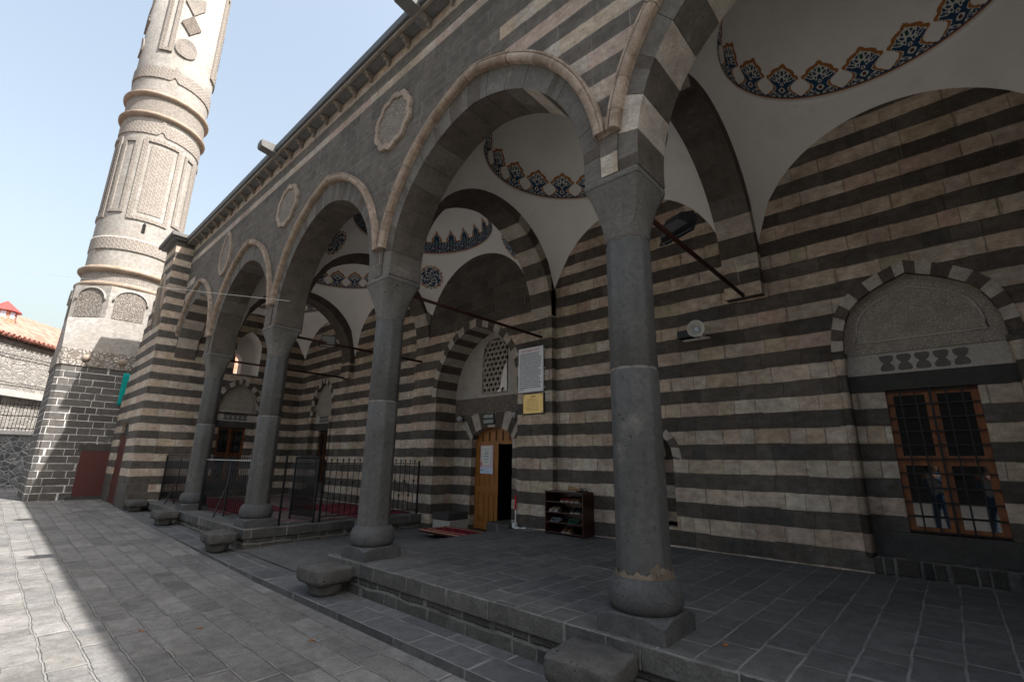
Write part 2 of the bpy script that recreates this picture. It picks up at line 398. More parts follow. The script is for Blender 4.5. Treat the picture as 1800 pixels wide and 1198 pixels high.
t = NT('white_plaster'); o = t.pos(); n = t.noise(o, 1.1, 5); n2 = t.noise(o, 30., 4)
t.color(t.mix(t.rng(n, .3, .7), (.70,.68,.645), (.79,.77,.735))); st_ = t.rng(t.noise(o, 2.3, 7, .72), .55, .75); base_ = t.b.inputs['Base Color'].links[0].from_socket; t.color(t.mix(t.math('MULTIPLY', st_, .35), base_, (.50,.46,.40))); t.rough(.9); t.bump(t.math('MULTIPLY_ADD', n2, .3, n), .15, .02); M['plaster'] = t.m
M['p_orange'] = plain('orange_paint', (.32,.125,.032), .7, var=.3, nscale=14.)
M['p_blue'] = plain('blue_paint', (.014,.047,.105), .7, var=.35, nscale=30.)
M['p_white'] = plain('cream_paint', (.56,.56,.51), .7)
M['p_green'] = plain('green_paint', (.012,.07,.05), .7)
M['p_dark'] = plain('maroon_paint', (.10,.02,.012), .7)

def wood(name, a, b, rough=.4, vert=True):
    t = NT(name); o = t.obj()
    n = t.noise(t.vmath('MULTIPLY', o, (14.,14.,1.1) if vert else (1.1,14.,14.)), 2.5, 6, .6)
    t.color(t.mix(t.rng(n, .3, .7), a, b)); t.rough(rough); t.b.inputs['Specular IOR Level'].default_value = .4
    t.bump(n, .08, .01); return t.m
M['wood'] = wood('varnished_pine', (.22,.078,.014), (.36,.15,.035))
M['wood_gap'] = plain('dark_wood_groove', (.10,.03,.008), .5)
M['wood_win'] = wood('stained_window_wood', (.13,.036,.009), (.24,.078,.018), .35)
M['wood_dark'] = wood('dark_cabinet_wood', (.030,.009,.007), (.055,.017,.012), .3)
M['maroon'] = plain('maroon_painted_metal', (.062,.014,.012), .45, .0, .4)
M['iron'] = plain('black_iron', (.012,.012,.013), .5, .3, .4)
M['rod'] = plain('rusty_maroon_iron', (.040,.014,.010), .6, .2)
M['rail_white'] = plain('worn_white_rail', (.42,.42,.40), .6)
M['black'] = plain('black_plastic', (.012,.012,.013), .45, 0, .4)
M['void'] = plain('dark_interior', (.010,.009,.008), .9)
M['glass'] = None
t = NT('dark_window_glass'); t.color((.006,.007,.008)); t.rough(.03); t.b.inputs['Specular IOR Level'].default_value = .95
t.bump(t.noise(t.obj(), 1.5, 2), .004, .01); M['glass'] = t.m
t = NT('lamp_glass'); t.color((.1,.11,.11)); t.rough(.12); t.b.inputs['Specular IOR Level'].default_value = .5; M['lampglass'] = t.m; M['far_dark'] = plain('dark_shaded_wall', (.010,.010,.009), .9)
M['white'] = plain('white_board', (.72,.73,.75), .45, var=.04)
M['off_white'] = plain('off_white_plastic', (.55,.53,.47), .5)
M['ink'] = plain('dark_ink', (.03,.035,.045), .7)
M['red_ink'] = plain('red_ink', (.50,.02,.03), .7)
t = NT('brass_plate'); n = t.noise(t.obj(), 5., 3)
t.color(t.mix(n, (.62,.40,.13), (.90,.68,.32))); t.b.inputs['Metallic'].default_value = .55; t.rough(.38); M['brass'] = t.m
M['brass_ink'] = plain('engraved_lines', (.30,.17,.04), .6)
M['globe'] = plain('grey_globe_glass', (.30,.30,.30), .25, 0, .5)
M['teal'] = plain('teal_cloth', (.0,.24,.22), .8, var=.2)
M['sign_green'] = plain('dark_green_sign', (.02,.03,.026), .4)
M['sign_pale'] = plain('pale_sign_lettering', (.36,.40,.38), .5)
M['pink'] = plain('pale_pink_paper', (.62,.50,.56), .7); M['paleblue'] = plain('pale_blue_paper', (.52,.60,.72), .7)
M['cream'] = plain('cream_paper', (.66,.66,.58), .7); M['blueink'] = plain('blue_ink', (.06,.14,.30), .7)
for nm, c in dict(shoe_tan=(.30,.17,.07), shoe_black=(.012,.012,.013), shoe_red=(.13,.02,.02), shoe_beige=(.24,.18,.13), shoe_green=(.015,.08,.055), shoe_grey=(.18,.2,.22), shoe_white=(.6,.6,.58), shoe_brown=(.10,.045,.02)).items():
    M[nm] = plain(nm, c, .5, 0, .35)
M['sole'] = plain('pale_sole', (.34,.32,.28), .7)
M['leaf'] = plain('dry_leaf', (.26,.095,.025), .8)
M['paper'] = plain('white_paper', (.62,.62,.6), .8)

def rug(name, field, alt, dark, cream, sc=9.):
    t = NT(name); uv = t.uv(); s = t.sep(uv)
    a = t.math('SINE', t.math('MULTIPLY', s[0], sc*2.2)); b = t.math('SINE', t.math('MULTIPLY', s[1], sc*2.6))
    k = t.math('MULTIPLY', a, b)
    n = t.noise(uv, 30., 4); v = t.voro(uv, sc*2.4)
    c = t.mix(t.rng(k, .05, .25), field, alt)
    c = t.mix(t.rng(v, .22, .3, 1., 0.), c, dark)
    c = t.mix(t.math('MULTIPLY', t.rng(t.math('ABSOLUTE', k), .0, .08, 1., 0.), .5), c, cream)
    c = t.mix(1., c, t.ramp(n, [(.3, (.7,.7,.7)), (.7, (1.2,1.2,1.2))]), 'MULTIPLY')
    t.color(c); t.rough(.95); t.b.inputs['Specular IOR Level'].default_value = .05
    t.bump(n, .5, .01); return t.m
M['rug_red'] = rug('red_carpet', (.17,.030,.038), (.11,.020,.026), (.04,.016,.028), (.24,.17,.13), 5.)
M['rug_beige'] = rug('faded_carpet', (.16,.125,.11), (.12,.065,.065), (.07,.048,.05), (.22,.2,.175), 7.)
M['rug_door'] = rug('doormat_rug', (.20,.016,.03), (.11,.010,.02), (.035,.01,.03), (.30,.19,.13), 11.)
M['fringe'] = plain('rug_fringe', (.42,.22,.14), .95)
t = NT('terracotta_tiles'); uv = t.uv(); s = t.sep(uv)
w = t.math('ABSOLUTE', t.math('SINE', t.math('MULTIPLY', s[0], PI/.24))); r = t.math('FRACT', t.math('DIVIDE', s[1], .38))
blk = t.white('2D', t.comb(t.math('FLOOR', t.math('DIVIDE', s[0], .24)), t.math('FLOOR', t.math('DIVIDE', s[1], .38)), 0.))
c = t.ramp(blk, [(0., (.32,.13,.095)), (.5, (.39,.175,.13)), (1., (.43,.225,.175))]); c = t.mix(t.rng(w, 0., .35, .6, 0.), c, (.16,.06,.045)); c = t.mix(t.rng(r, 0., .12, .5, 0.), c, (.14,.06,.04))
t.color(c); t.rough(.8); t.bump(t.math('MULTIPLY_ADD', r, .4, w), .9, .05); M['tiles'] = t.m
t = NT('rubble_wall'); uv = t.uv(); uw = t.vmath('MULTIPLY', uv, (1., 1.7, 1.))
v = t.voro(uw, 4.6, 'DISTANCE_TO_EDGE'); vc = t.voro(uw, 4.6, 'F1', 'Color'); n = t.noise(uv, 12., 6, .7)
c = t.mix(t.sep(vc)[0], (.19,.178,.163), (.33,.31,.283)); c = t.mix(t.rng(v, .02, .07, 1., 0.), c, (.36,.345,.32)); c = t.mix(1., c, t.ramp(n, [(.3,(.75,.75,.75)), (.7,(1.15,1.15,1.15))]), 'MULTIPLY')
t.color(c); t.rough(.9); t.bump(t.math('MULTIPLY_ADD', n, .3, t.rng(v, 0., .12)), .8, .05); M['rubble'] = t.m
t = NT('dark_cobble_wall'); uv = t.uv()
v = t.voro(uv, 5.2, 'DISTANCE_TO_EDGE'); vc = t.voro(uv, 5.2, 'F1', 'Color'); n = t.noise(uv, 12., 6, .7)
c = t.mix(t.sep(vc)[0], (.05,.053,.058), (.12,.122,.128)); c = t.mix(t.rng(v, .05, .12, 1., 0.), c, (.20,.2,.2)); c = t.mix(1., c, t.ramp(n, [(.3,(.7,.7,.7)), (.7,(1.2,1.2,1.2))]), 'MULTIPLY')
t.color(c); t.rough(.9); t.bump(t.math('MULTIPLY_ADD', n, .3, t.rng(v, 0., .14)), .8, .05); M['cobble'] = t.m
M['concrete'] = stone('pale_concrete', (.34,.33,.315), (.43,.42,.40), 3., .25)
M['brick_far'] = masonry('orange_brick', .08, .22, [(.40,.16,.09), (.48,.21,.12), (.36,.13,.08)], None, 'plain', (.5,.42,.36), .012, .9, seed=3.)
M['red_sheet'] = plain('red_roof_sheet', (.27,.055,.05), .5)
M['skin'] = plain('skin', (.42,.24,.16), .6); M['shirt'] = plain('white_shirt', (.70,.70,.72), .8); M['jeans'] = plain('blue_jeans', (.05,.12,.23), .85, var=.3)
M['hair'] = plain('dark_hair', (.02,.015,.012), .6); M['vest'] = plain('dark_vest', (.02,.025,.06), .8)

M['kerb'] = masonry('kerb_stone', .4, .75, [(.085,.084,.083), (.11,.108,.105), (.07,.069,.069)], None, 'plain', (.2,.195,.185), .012, .8, off=-.2, seed=91., bump=.7, grain=.9, warp=.01)
M['lunette'] = masonry('rough_dark_courses', .205, .55, [(.085,.072,.06), (.11,.094,.08), (.07,.06,.051)], None, 'plain', (.25,.22,.19), .007, .8, off=.645, seed=14., bump=.9, grain=1., pits=.6)
M['rough_foot'] = masonry('rough_foot_stones', .20, .17, [(.045,.041,.037), (.06,.055,.05), (.036,.033,.031)], None, 'plain', (.14,.135,.125), .022, 1., off=.42, seed=77., bump=1., grain=1., warp=.02, pits=.7)
M['carve_frieze'] = carved('carved_interlace', (.40,.37,.34), (.17,.145,.125), 7., .9, .03)
M['carve_panel'] = carved('carved_arch_panel', (.36,.33,.30), (.16,.135,.115), 15., .9, .03)
# ---------------------------------------------------------------- the place in metres: x along the front, y into the porch, z up
YW, YP, YN = 7.12, 6.98, 7.59          # back wall, portal block, portal recess
YF, YB = 3.28, 3.82                    # arcade front and back
CX = [-1.85, -5.58, -9.40, -13.20]
XR = 1.68
CY = 3.55
XE = -16.45                            # end wall
ZP = .42                               # platform
def gz(x): return .021*min(14., max(0., -x-7.))
def sz(x): return .07+.0155*min(8.4, max(0., -x-8.))
F = lambda y: (lambda x, z: (x, y, z))
FX = lambda x: (lambda y, z: (x, y, z))

# ground
g = MB(); xs = [-90,-60,-40,-30,-21]+[-20+k for k in range(14)]+[-7,-4,0,6,15,40,70]; ys = [-60,-30,-12,-4,0,2.0,2.85,8,20,60]
ids = [[g.add([(x, y, gz(x))]) for y in ys] for x in xs]
for i in range(len(xs)-1):
    for j in range(len(ys)-1): g.face((ids[i][j], ids[i+1][j], ids[i+1][j+1], ids[i][j+1]))
tag(g.build('ground', M['plaza']), kind='structure')
# kerbed strip
k = MB(); xs = [8,4,0,-4,-8,-10,-12,-14,-16.4]
for a, b in zip(xs, xs[1:]):
    za, zb = sz(a), sz(b)
    k.poly([(b,2.79,zb),(a,2.79,za),(a,3.27,za),(b,3.27,zb)]); k.poly([(b,2.79,-.05),(a,2.79,-.05),(a,2.79,za),(b,2.79,zb)], 1)
    k.poly([(b,3.27,-.05),(b,3.27,zb),(a,3.27,za),(a,3.27,-.05)])
k.poly([(-16.4,2.79,0),(-16.4,3.27,0),(-16.4,3.27,sz(-16.4)),(-16.4,2.79,sz(-16.4))])
tag(k.build('pavement', [M['strip'], M['kerb']]), kind='structure')
p = MB()
p.poly([(-9.2,3.26,sz(-9.2)+.004),(-6.0,3.26,.074),(-6.0,4.1,.10),(-9.2,4.1,.125)]); p.poly([(-9.2,4.1,.125),(-6.0,4.1,.10),(-6.0,7.75,.12),(-9.2,7.75,.14)])
tag(p.build('path', M['passage']), kind='structure')

def platform(x0, x1, label, y1=7.2):
    root = thing('stone_platform', ((x0+x1)/2, 5.2, 0), label, 'platform', 'stone platforms of the porch')
    b = MB(); b.box(x0+.03, x1-.03, 3.285, y1, -.1, .255); b.build('base_wall', M['plinth_wall'], root)
    b = MB(); b.box(x0, x1, 3.25, y1, .256, ZP); o = b.build('floor', [M['floor'], M['step_stone']], root, bevel=.012)
    for q in o.data.polygons:
        if abs(q.normal.z) < .5: q.material_index = 1
platform(-6.1, XR, 'grey paved stone platform under the nearest column, with no carpet or railing on it')
platform(XE, -9.05, 'railed stone platform beyond the door, covered with red carpets')

# ---------------------------------------------------------------- the mosque
mosque = thing('mosque', (-7.5, 7.12, 0), 'striped black and pale stone mosque with an arcaded porch of dark columns and white domes', 'mosque')

def win_loop(x0, x1, zb, zs, za): return [(x0, zb)]+fourc(x0, x1, zs, za)+[(x1, zb)]
def niche_loop(x0, x1, zb, zs, za, n=10): return [(x0, zb)]+pointed(x0, x1, zs, za, n)+[(x1, zb)]
# window recesses of the back wall
WR = (-.80, .68, .62, 3.02, 3.90)           # right window recess
WE = (-15.36, -14.06, .62, 2.95, 4.02)      # far window recess
NB = (-3.93, -3.13, .70, 1.72, 2.09)        # prayer niche
ND = (-11.86, -10.74, .70, 1.78, 2.22)
wall = MB()
def back_piece(x0, x1, loops):
    wall.holes([(x0, 0), (x1, 0), (x1, 6.9), (x0, 6.9)], loops, F(YW))
    for l in loops:
        wall.reveal(l, F(YW), F(YW+.14))
back_piece(-5.33, XR, [win_loop(*WR), niche_loop(*NB)])
back_piece(XE, -9.66, [win_loop(*WE), niche_loop(*ND)])
# portal block with the deep pointed recess
PN = (-8.75, -6.19, .05, 3.05, 4.54)
pl = niche_loop(*PN, n=16)
wall.holes([(-9.66, 0), (-5.33, 0), (-5.33, 6.9), (-9.66, 6.9)], [pl], F(YP))
wall.reveal(pl[:1]+pl[-1:]+[], F(YP), F(YN), False)
# jambs of the recess (straight parts only; the vault has voussoirs)
wall.poly([(PN[0],YP,0),(PN[0],YN,0),(PN[0],YN,PN[3]),(PN[0],YP,PN[3])]); wall.poly([(PN[1],YP,0),(PN[1],YP,PN[3]),(PN[1],YN,PN[3]),(PN[1],YN,0)])
wall.poly([(-5.33,YP,0),(-5.33,YW,0),(-5.33,YW,6.9),(-5.33,YP,6.9)]); wall.poly([(-9.66,YP,0),(-9.66,YW,0),(-9.66,YW,6.9),(-9.66,YP,6.9)][::-1])
# responds under the cross arches
for x in (-1.85, -13.2): wall.box(x-.25, x+.25, 6.962, YW+.01, 3.95, 4.42, skip='k'); wall.box(x-.248, x+.248, 7.0, YW+.01, 4.42, 6.2, skip='k')
wall.build('back_wall', M['stripe'], mosque)
rf_ = MB(); rf_.box(-.84, XR, 7.095, YW+.14, ZP-.01, .618); rf_.build('foot_stones', M['rough_foot'], mosque, bevel=.02)
lu = MB(); lu.poly([(-9.3, YP-.004, 4.748), (-5.75, YP-.004, 4.748), (-5.75, YP-.004, 6.6), (-9.3, YP-.004, 6.6)]); lu.build('lunette', M['lunette'], mosque)

# end wall (x = XE) with a window below and a pointed opening above
EW = (4.62, 5.84, .62, 2.92, 3.9)
EO = (4.92, 5.66, 4.18, 5.05, 5.6)
ew = MB()
ew.holes([(3.302, 0), (YW, 0), (YW, 6.9), (3.302, 6.9)], [win_loop(*EW), niche_loop(*EO)], FX(XE))
ew.reveal(win_loop(*EW), FX(XE), FX(XE-.14))
ew.build('end_wall', M['stripe'], mosque)
re_ = MB(); re_.box(XR, XR+3.2, YF, 12., 0, 8.0, skip='k'); re_.box(XR, XR+3.2, 2.82, YF-.002, 0, 8.0, skip='k'); re_.build('right_pier', M['pier'], mosque)
eo = MB(); lo = niche_loop(*EO); eo.reveal(lo, FX(XE), FX(XE-.75))
io = niche_loop(4.92, 5.36, 4.20, 4.72, 4.98)
eo.holes([(4.6, 4.0), (6.0, 4.0), (6.0, 5.8), (4.6, 5.8)], [io], FX(XE-.75)); eo.reveal(io, FX(XE-.75), FX(XE-1.1))
eo.build('window_reveal', M['plaster'], mosque)
# outer skin of the end wall, roof and prayer hall behind
sk = MB()
sk.holes([(3.3, 0), (12., 0), (12., 8.0), (3.3, 8.0)], [[(4.6, 4.0), (6.0, 4.0), (6.0, 5.8), (4.6, 5.8)]], FX(XE-1.1))
sk.box(XE, XR, 9.3, 9.5, 0, 8.0)
sk.build('outer_wall', M['dark_ashlar'], mosque)

# ---------------- arcade: voussoir rings, facade skin, hood mouldings
def ring_pts(hw, z_low, c_in, R_in, z0, c_out, R_out, ow, n):
    """half ring from springing to apex: list of (inner, outer) points, x measured from the arch axis (left side, negative)"""
    L = []
    aN = math.acos(c_in/R_in)                        # apex angle
    for q in range(n+1):
        a = aN*q/n
        xi = c_in-R_in*math.cos(a); zi = z0+R_in*math.sin(a)
        # matching outer point on the same ray direction
        aO = math.acos(c_out/R_out)*q/n
        xo = c_out-R_out*math.cos(aO); zo = z0+R_out*math.sin(aO)
        L.append(((xi, zi), (max(xo, -ow), zo)))
    return L
def voussoirs(mb, half, f0, f1, mats, per, gap=.006, front=None, rnd=random, tail=True, head=0):
    """solid voussoirs between two parallel faces; mats(k, n) -> material index"""
    full = half+[((-a[0][0], a[0][1]), (-a[1][0], a[1][1])) for a in half[-2::-1]]
    if not tail: full = full[:-1]
    full = full[head:]
    n = len(full)-1; k = 0; b = 0
    while k < n:
        e = min(n, k+per)
        mi = mats(b, k/n); jit = rnd.uniform(-.004, .004)
        ii = [full[q][0] for q in range(k, e+1)]; oo = [full[q][1] for q in range(k, e+1)]
        # shrink a hair at both ends for the joint
        def sh(P, t):
            a, c = Vector(P[0]), Vector(P[-1]); 
            P = [Vector(x) for x in P]; d0 = (P[1]-P[0]).normalized()*gap/2; d1 = (P[-2]-P[-1]).normalized()*gap/2
            P[0] = P[0]+d0; P[-1] = P[-1]+d1; return [tuple(x) for x in P]
        ii, oo = sh(ii, 0), sh(oo, 0)
        g0 = (lambda f, j: (lambda x, z: tuple(Vector(f(x, z)))))(f0, jit)
        for q in range(len(ii)-1):
            mb.poly([f0(*ii[q]), f0(*oo[q]), f0(*oo[q+1]), f0(*ii[q+1])], front(b, mi) if front else mi)
            mb.poly([f1(*ii[q]), f1(*ii[q+1]), f1(*oo[q+1]), f1(*oo[q])], mi)
            mb.poly([f0(*ii[q]), f0(*ii[q+1]), f1(*ii[q+1]), f1(*ii[q])], mi)
            mb.poly([f0(*oo[q]), f1(*oo[q]), f1(*oo[q+1]), f0(*oo[q+1])], mi)
        mb.poly([f0(*ii[0]), f1(*ii[0]), f1(*oo[0]), f0(*oo[0])], mi); mb.poly([f0(*ii[-1]), f0(*oo[-1]), f1(*oo[-1]), f1(*ii[-1])], mi)
        k = e; b += 1
def ring_core(mb, half, f0, f1, mi, inset=.012, tail=True, head=0):
    full = half+[((-a[0][0], a[0][1]), (-a[1][0], a[1][1])) for a in half[-2::-1]]
    if not tail: full = full[:-1]
    full = full[head:]
    c = [(Vector(a), Vector(b)) for a, b in full]
    ii = [tuple(a+(b-a).normalized()*inset) for a, b in c]; oo = [tuple(b-(b-a).normalized()*inset) for a, b in c]
    for q in range(len(ii)-1):
        mb.poly([f0(*ii[q]), f0(*oo[q]), f0(*oo[q+1]), f0(*ii[q+1])], mi); mb.poly([f1(*ii[q]), f1(*ii[q+1]), f1(*oo[q+1]), f1(*oo[q])], mi)
        mb.poly([f0(*ii[q]), f0(*ii[q+1]), f1(*ii[q+1]), f1(*ii[q])], mi)

BAYS = [(.04, 1.62, 1.89), (-3.715, 1.595, 1.865), (-7.49, 1.64, 1.91), (-11.30, 1.63, 1.90), (-14.94, 1.47, 1.74)]
def sc_half(hw, ow, n=24):
    s = hw/1.62
    c_in, R_in, c_out, R_out = .136*s, 1.756*s, .42*s, 2.235*s
    zz = 4.2 if hw > 1.5 else 4.42
    L = ring_pts(hw, 4.07, c_in, R_in, zz, c_out, R_out, ow-.02, n)
    low = [((-hw, 4.075), (-ow+.02, 4.075))] if hw > 1.5 else [((-hw, 4.075), (-ow+.02, 4.075)), ((-hw, 4.3), (-ow+.02, 4.3))]
    return low+L, zz, s
fac = MB()
for bi, (bx, hw, ow) in enumerate(BAYS):
    half, zz, s = sc_half(hw, ow); head = 2 if bi == 4 else 0
    ab = MB(); rnd = random.Random(bi*5+1)
    pale = {0: (1, 3, 5, 8), 1: (11, 13), 4: (1, 3, 5, 7)}.get(bi, ())
    f0 = (lambda bx: (lambda x, z: (bx+x, YF+.02, z)))(bx); f1 = (lambda bx: (lambda x, z: (bx+x, YB, z)))(bx)
    voussoirs(ab, half, f0, f1, lambda b, t: (2 if b in pale else (1 if rnd.random() < .7 else 0)), 3, .007, front=lambda b, mi: (2 if (b == 1 and bi == 0) else (0 if mi == 2 or rnd.random() < .75 else mi)), rnd=rnd, head=head)
    ring_core(ab, half, (lambda bx: (lambda x, z: (bx+x, YF+.03, z)))(bx), (lambda bx: (lambda x, z: (bx+x, YB-.01, z)))(bx), 3, .007, head=head)
    A = ab.build('arch', [M['vous_grey'], M['vous_dark'], M['vous_light'], M['mort']], mosque)
    # hood moulding
    c_o, R_o = .40*s, 2.285*s
    zlo = 4.5; n = 40; pts = []
    a_end = math.acos(c_o/R_o); a_st = math.asin(max(0, (zlo-zz))/R_o)
    for q in range(n+1):
        a = a_st+(a_end-a_st)*q/n; pts.append((c_o-R_o*math.cos(a), zz+R_o*math.sin(a), math.cos(a), math.sin(a)))
    hood = MB()
    def hood_sweep(side):
        prof = [(-.10, .02), (-.10, -.035), (-.085, -.06), (-.055, -.072), (-.02, -.066), (-.008, -.05), (-.006, -.062), (.018, -.062), (.018, .02)]   # (radial, y)
        rows = []
        for x, z, ca, sa in pts:
            rows.append(hood.add([(bx+side*(x-rr*ca), YF+yy, z+rr*sa) for rr, yy in prof]))
        for q in range(n):
            for j in range(len(prof)-1):
                u0 = bx*3.7+side*R_o*(a_st+(a_end-a_st)*q/n-PI/2); u1 = bx*3.7+side*R_o*(a_st+(a_end-a_st)*(q+1)/n-PI/2)
                hood.face((rows[q]+j, rows[q]+j+1, rows[q+1]+j+1, rows[q+1]+j), 0, [(u0,.02*j),(u0,.02*j+.02),(u1,.02*j+.02),(u1,.02*j)], j not in (0, 4, 5, 6, 7))
        hood.face([rows[0]+j for j in range(len(prof))])
    hood_sweep(1); hood_sweep(-1)
    hood.build('hood_moulding', M['hood'], A)
    # facade skin above this bay
    xl = bx-ow; xr = bx+ow
    cf, Rf = .40*s, 2.21*s
    loop = [(xl, 4.08)]
    cur = []
    for q in range(33):
        a = math.acos(cf/Rf)*q/32; cur.append((max(cf-Rf*math.cos(a), -ow), zz+Rf*math.sin(a)))
    cur = [(bx+x, z) for x, z in cur]+[(bx-x, z) for x, z in cur[-2::-1]]
    for (xa, za), (xb, zb) in zip(cur, cur[1:]): fac.poly([(xa,YF,za),(xb,YF,zb),(xb,YF,8.),(xa,YF,8.)])
    for xe, zc in ((xl, cur[0]), (xr, cur[-1])):
        a, b = sorted((xe, zc[0]))
        if b-a > 1e-3: fac.poly([(a,YF,4.08),(b,YF,4.08),(b,YF,8.),(a,YF,8.)])
fo = fac.build('arcade_wall', M['facade'], mosque)
sm = fo.modifiers.new('thick', 'SOLIDIFY'); sm.thickness = .012; sm.offset = 1 if fo.data.polygons[0].normal.y > 0 else -1
bk = MB(); bk.box(XE, XR, YF+.3, YB-.02, 6.42, 8.0); bk.build('arcade_backing', M['dark_ashlar'], mosque)

# ---------------- columns
def oct_shape(k):
    def f(th, i):
        a = (th+PI/8) % (PI/4)-PI/8
        return 1+k*(math.cos(PI/8)/math.cos(a)-1+.02)
    return f
def make_column():
    root = empty('column', (0, CY, 0)); root.parent = mosque; root.location = (0-mosque.location.x, CY-mosque.location.y, 0)
    return root
col0 = None
def column_parts(root, x):
    b = MB(); w = .265
    # plinth with its upper corners cut back
    lo = [(-w,-w),(w,-w),(w,w),(-w,w)]
    i = b.add([(x+px, CY+py, ZP-.002) for px, py in lo]); j = b.add([(x+px, CY+py, ZP+.105) for px, py in lo])
    for q in range(4): b.face((i+q, i+(q+1) % 4, j+(q+1) % 4, j+q))
    top = []
    c = .15
    for q in range(4):
        px, py = lo[q]; nx, ny = lo[(q+1) % 4]; qx, qy = lo[q-1]
        d1 = Vector((qx-px, qy-py)).normalized()*c; d2 = Vector((nx-px, ny-py)).normalized()*c
        top += [(px+d1.x, py+d1.y), (px+d2.x, py+d2.y)]
    t0 = b.add([(x+px, CY+py, ZP+.145) for px, py in top]); b.face([t0+q for q in range(8)])
    for q in range(4):
        b.face((j+q, t0+2*q+1, t0+2*q)); b.face((j+q, j+(q+1) % 4, t0+(2*q+2) % 8, t0+2*q+1))
    b.build('plinth', M['col_base'], root, bevel=.012)
    b = MB(); b.lathe([(.20,.135),(.25,.148),(.272,.20),(.275,.25),(.268,.30),(.248,.345),(.222,.372),(.212,.378),(.205,.38)], (x, CY, ZP), 48, shape=oct_shape(.25))
    b.build('base', M['col_base'], root)
    b = MB(); prof = [(.203,.80),(.1985,1.2),(.1965,1.9)]
    b.lathe(prof+[(.195,2.338),(.188,2.345)], (x, CY, 0), 64, shape=oct_shape(.7)); b.lathe([(.187,2.34),(.187,2.362)], (x, CY, 0), 48, mi=1)
    b.lathe([(.186,2.357),(.1935,2.364),(.192,2.9),(.1895,3.485),(.183,3.492)], (x, CY, 0), 64, shape=oct_shape(.7)); b.lathe([(.183,3.488),(.183,3.51)], (x, CY, 0), 48, mi=1)
    b.build('shaft', [M['col'], M['mort']], root)
    # capital: octagon flaring to a square
    b = MB(); n = 64; rings = []
    steps = [(0,.0,.190),(0.05,.03,.195),(.15,.12,.198),(.3,.25,.205),(.5,.45,.218),(.75,.75,.238),(.95,.98,.262),(1.,1.,.268)]
    for u, kq, r in steps:
        z = 3.50+.50*u; P = []
        for q in range(n):
            th = 2*PI*q/n; ct, st = math.cos(th), math.sin(th)
            sq = 1/max(abs(ct), abs(st)); rr = r*((1-kq)*1.0+kq*min(sq, 1.38))
            P.append((x+rr*ct, CY+rr*st, z))
        rings.append(b.add(P))
    for a, c2 in zip(rings, rings[1:]):
        for q in range(n): b.face((a+q, a+(q+1) % n, c2+(q+1) % n, c2+q), 0, None, True)
    b.build('capital', M['cap'], root)
    b = MB(); b.box(x-.272, x+.272, CY-.275, CY+.275, 4.0, 4.072); b.build('abacus', M['cap'], root, bevel=.02)
for i, x in enumerate(CX):
    if i == 0:
        col0 = make_column(); column_parts(col0, 0.); col0.location.x = x-mosque.location.x
    else:
        c = copy_tree(col0, mosque); c.location.x = x-mosque.location.x
    # impost block above the capital between the arches
    b = MB(); l = [(x-.265, 4.074), (x+.265, 4.074), (x+.285, 4.56), (x, 4.6), (x-.285, 4.56)]
    b.prism([(x-.10,4.076),(x+.10,4.076),(x+.10,4.62),(x-.10,4.62)], F(YF+.024), F(YB-.006))
    b.build('impost', M['vous_grey'], mosque)

# ---------------- cross arches from each column to the wall
TY0, TY1 = YB, 6.99
for ci, x in enumerate(CX):
    ab = MB(); rnd = random.Random(ci+50); hw = (TY1-TY0)/2-.02; ym = (TY0+TY1)/2; s = hw/1.62
    L = ring_pts(hw, 4.07, .17*s, 1.79*s, 4.38, .17*s, 2.12*s, hw+.35, 26)
    half = [((-hw, 4.0), (-hw-.3, 4.0))]+L
    f0 = (lambda x: (lambda y, z: (x-.25, ym+y, z)))(x); f1 = (lambda x: (lambda y, z: (x+.25, ym+y, z)))(x)
    def pick(b, t, ci=ci, rnd=rnd):
        if ci == 1: return (2 if b % 2 else 1) if t > .62 else 1
        if ci == 2: return 2 if (t > .8 and b % 2) else 1
        if ci == 0: return 2 if (b in (15, 17, 6)) else (0 if rnd.random() < .3 else 1)
        return 2 if rnd.random() < .12 else 1
    voussoirs(ab, half, f0, f1, pick, 3, .006, rnd=rnd, tail=False)
    ring_core(ab, half, (lambda x: (lambda y, z: (x-.242, ym+y, z)))(x), (lambda x: (lambda y, z: (x+.242, ym+y, z)))(x), 3, .006, tail=False)
    ab.build('cross_arch', [M['vous_grey'], M['vous_dark'], M['vous_light'], M['mort']], mosque)
    b = MB(); zr = 3.97
    b.tube([(x, CY+.2, zr), (x, 7.0, zr)], .027, 8, cap=True); b.build('tie_rod', M['rod'], mosque)

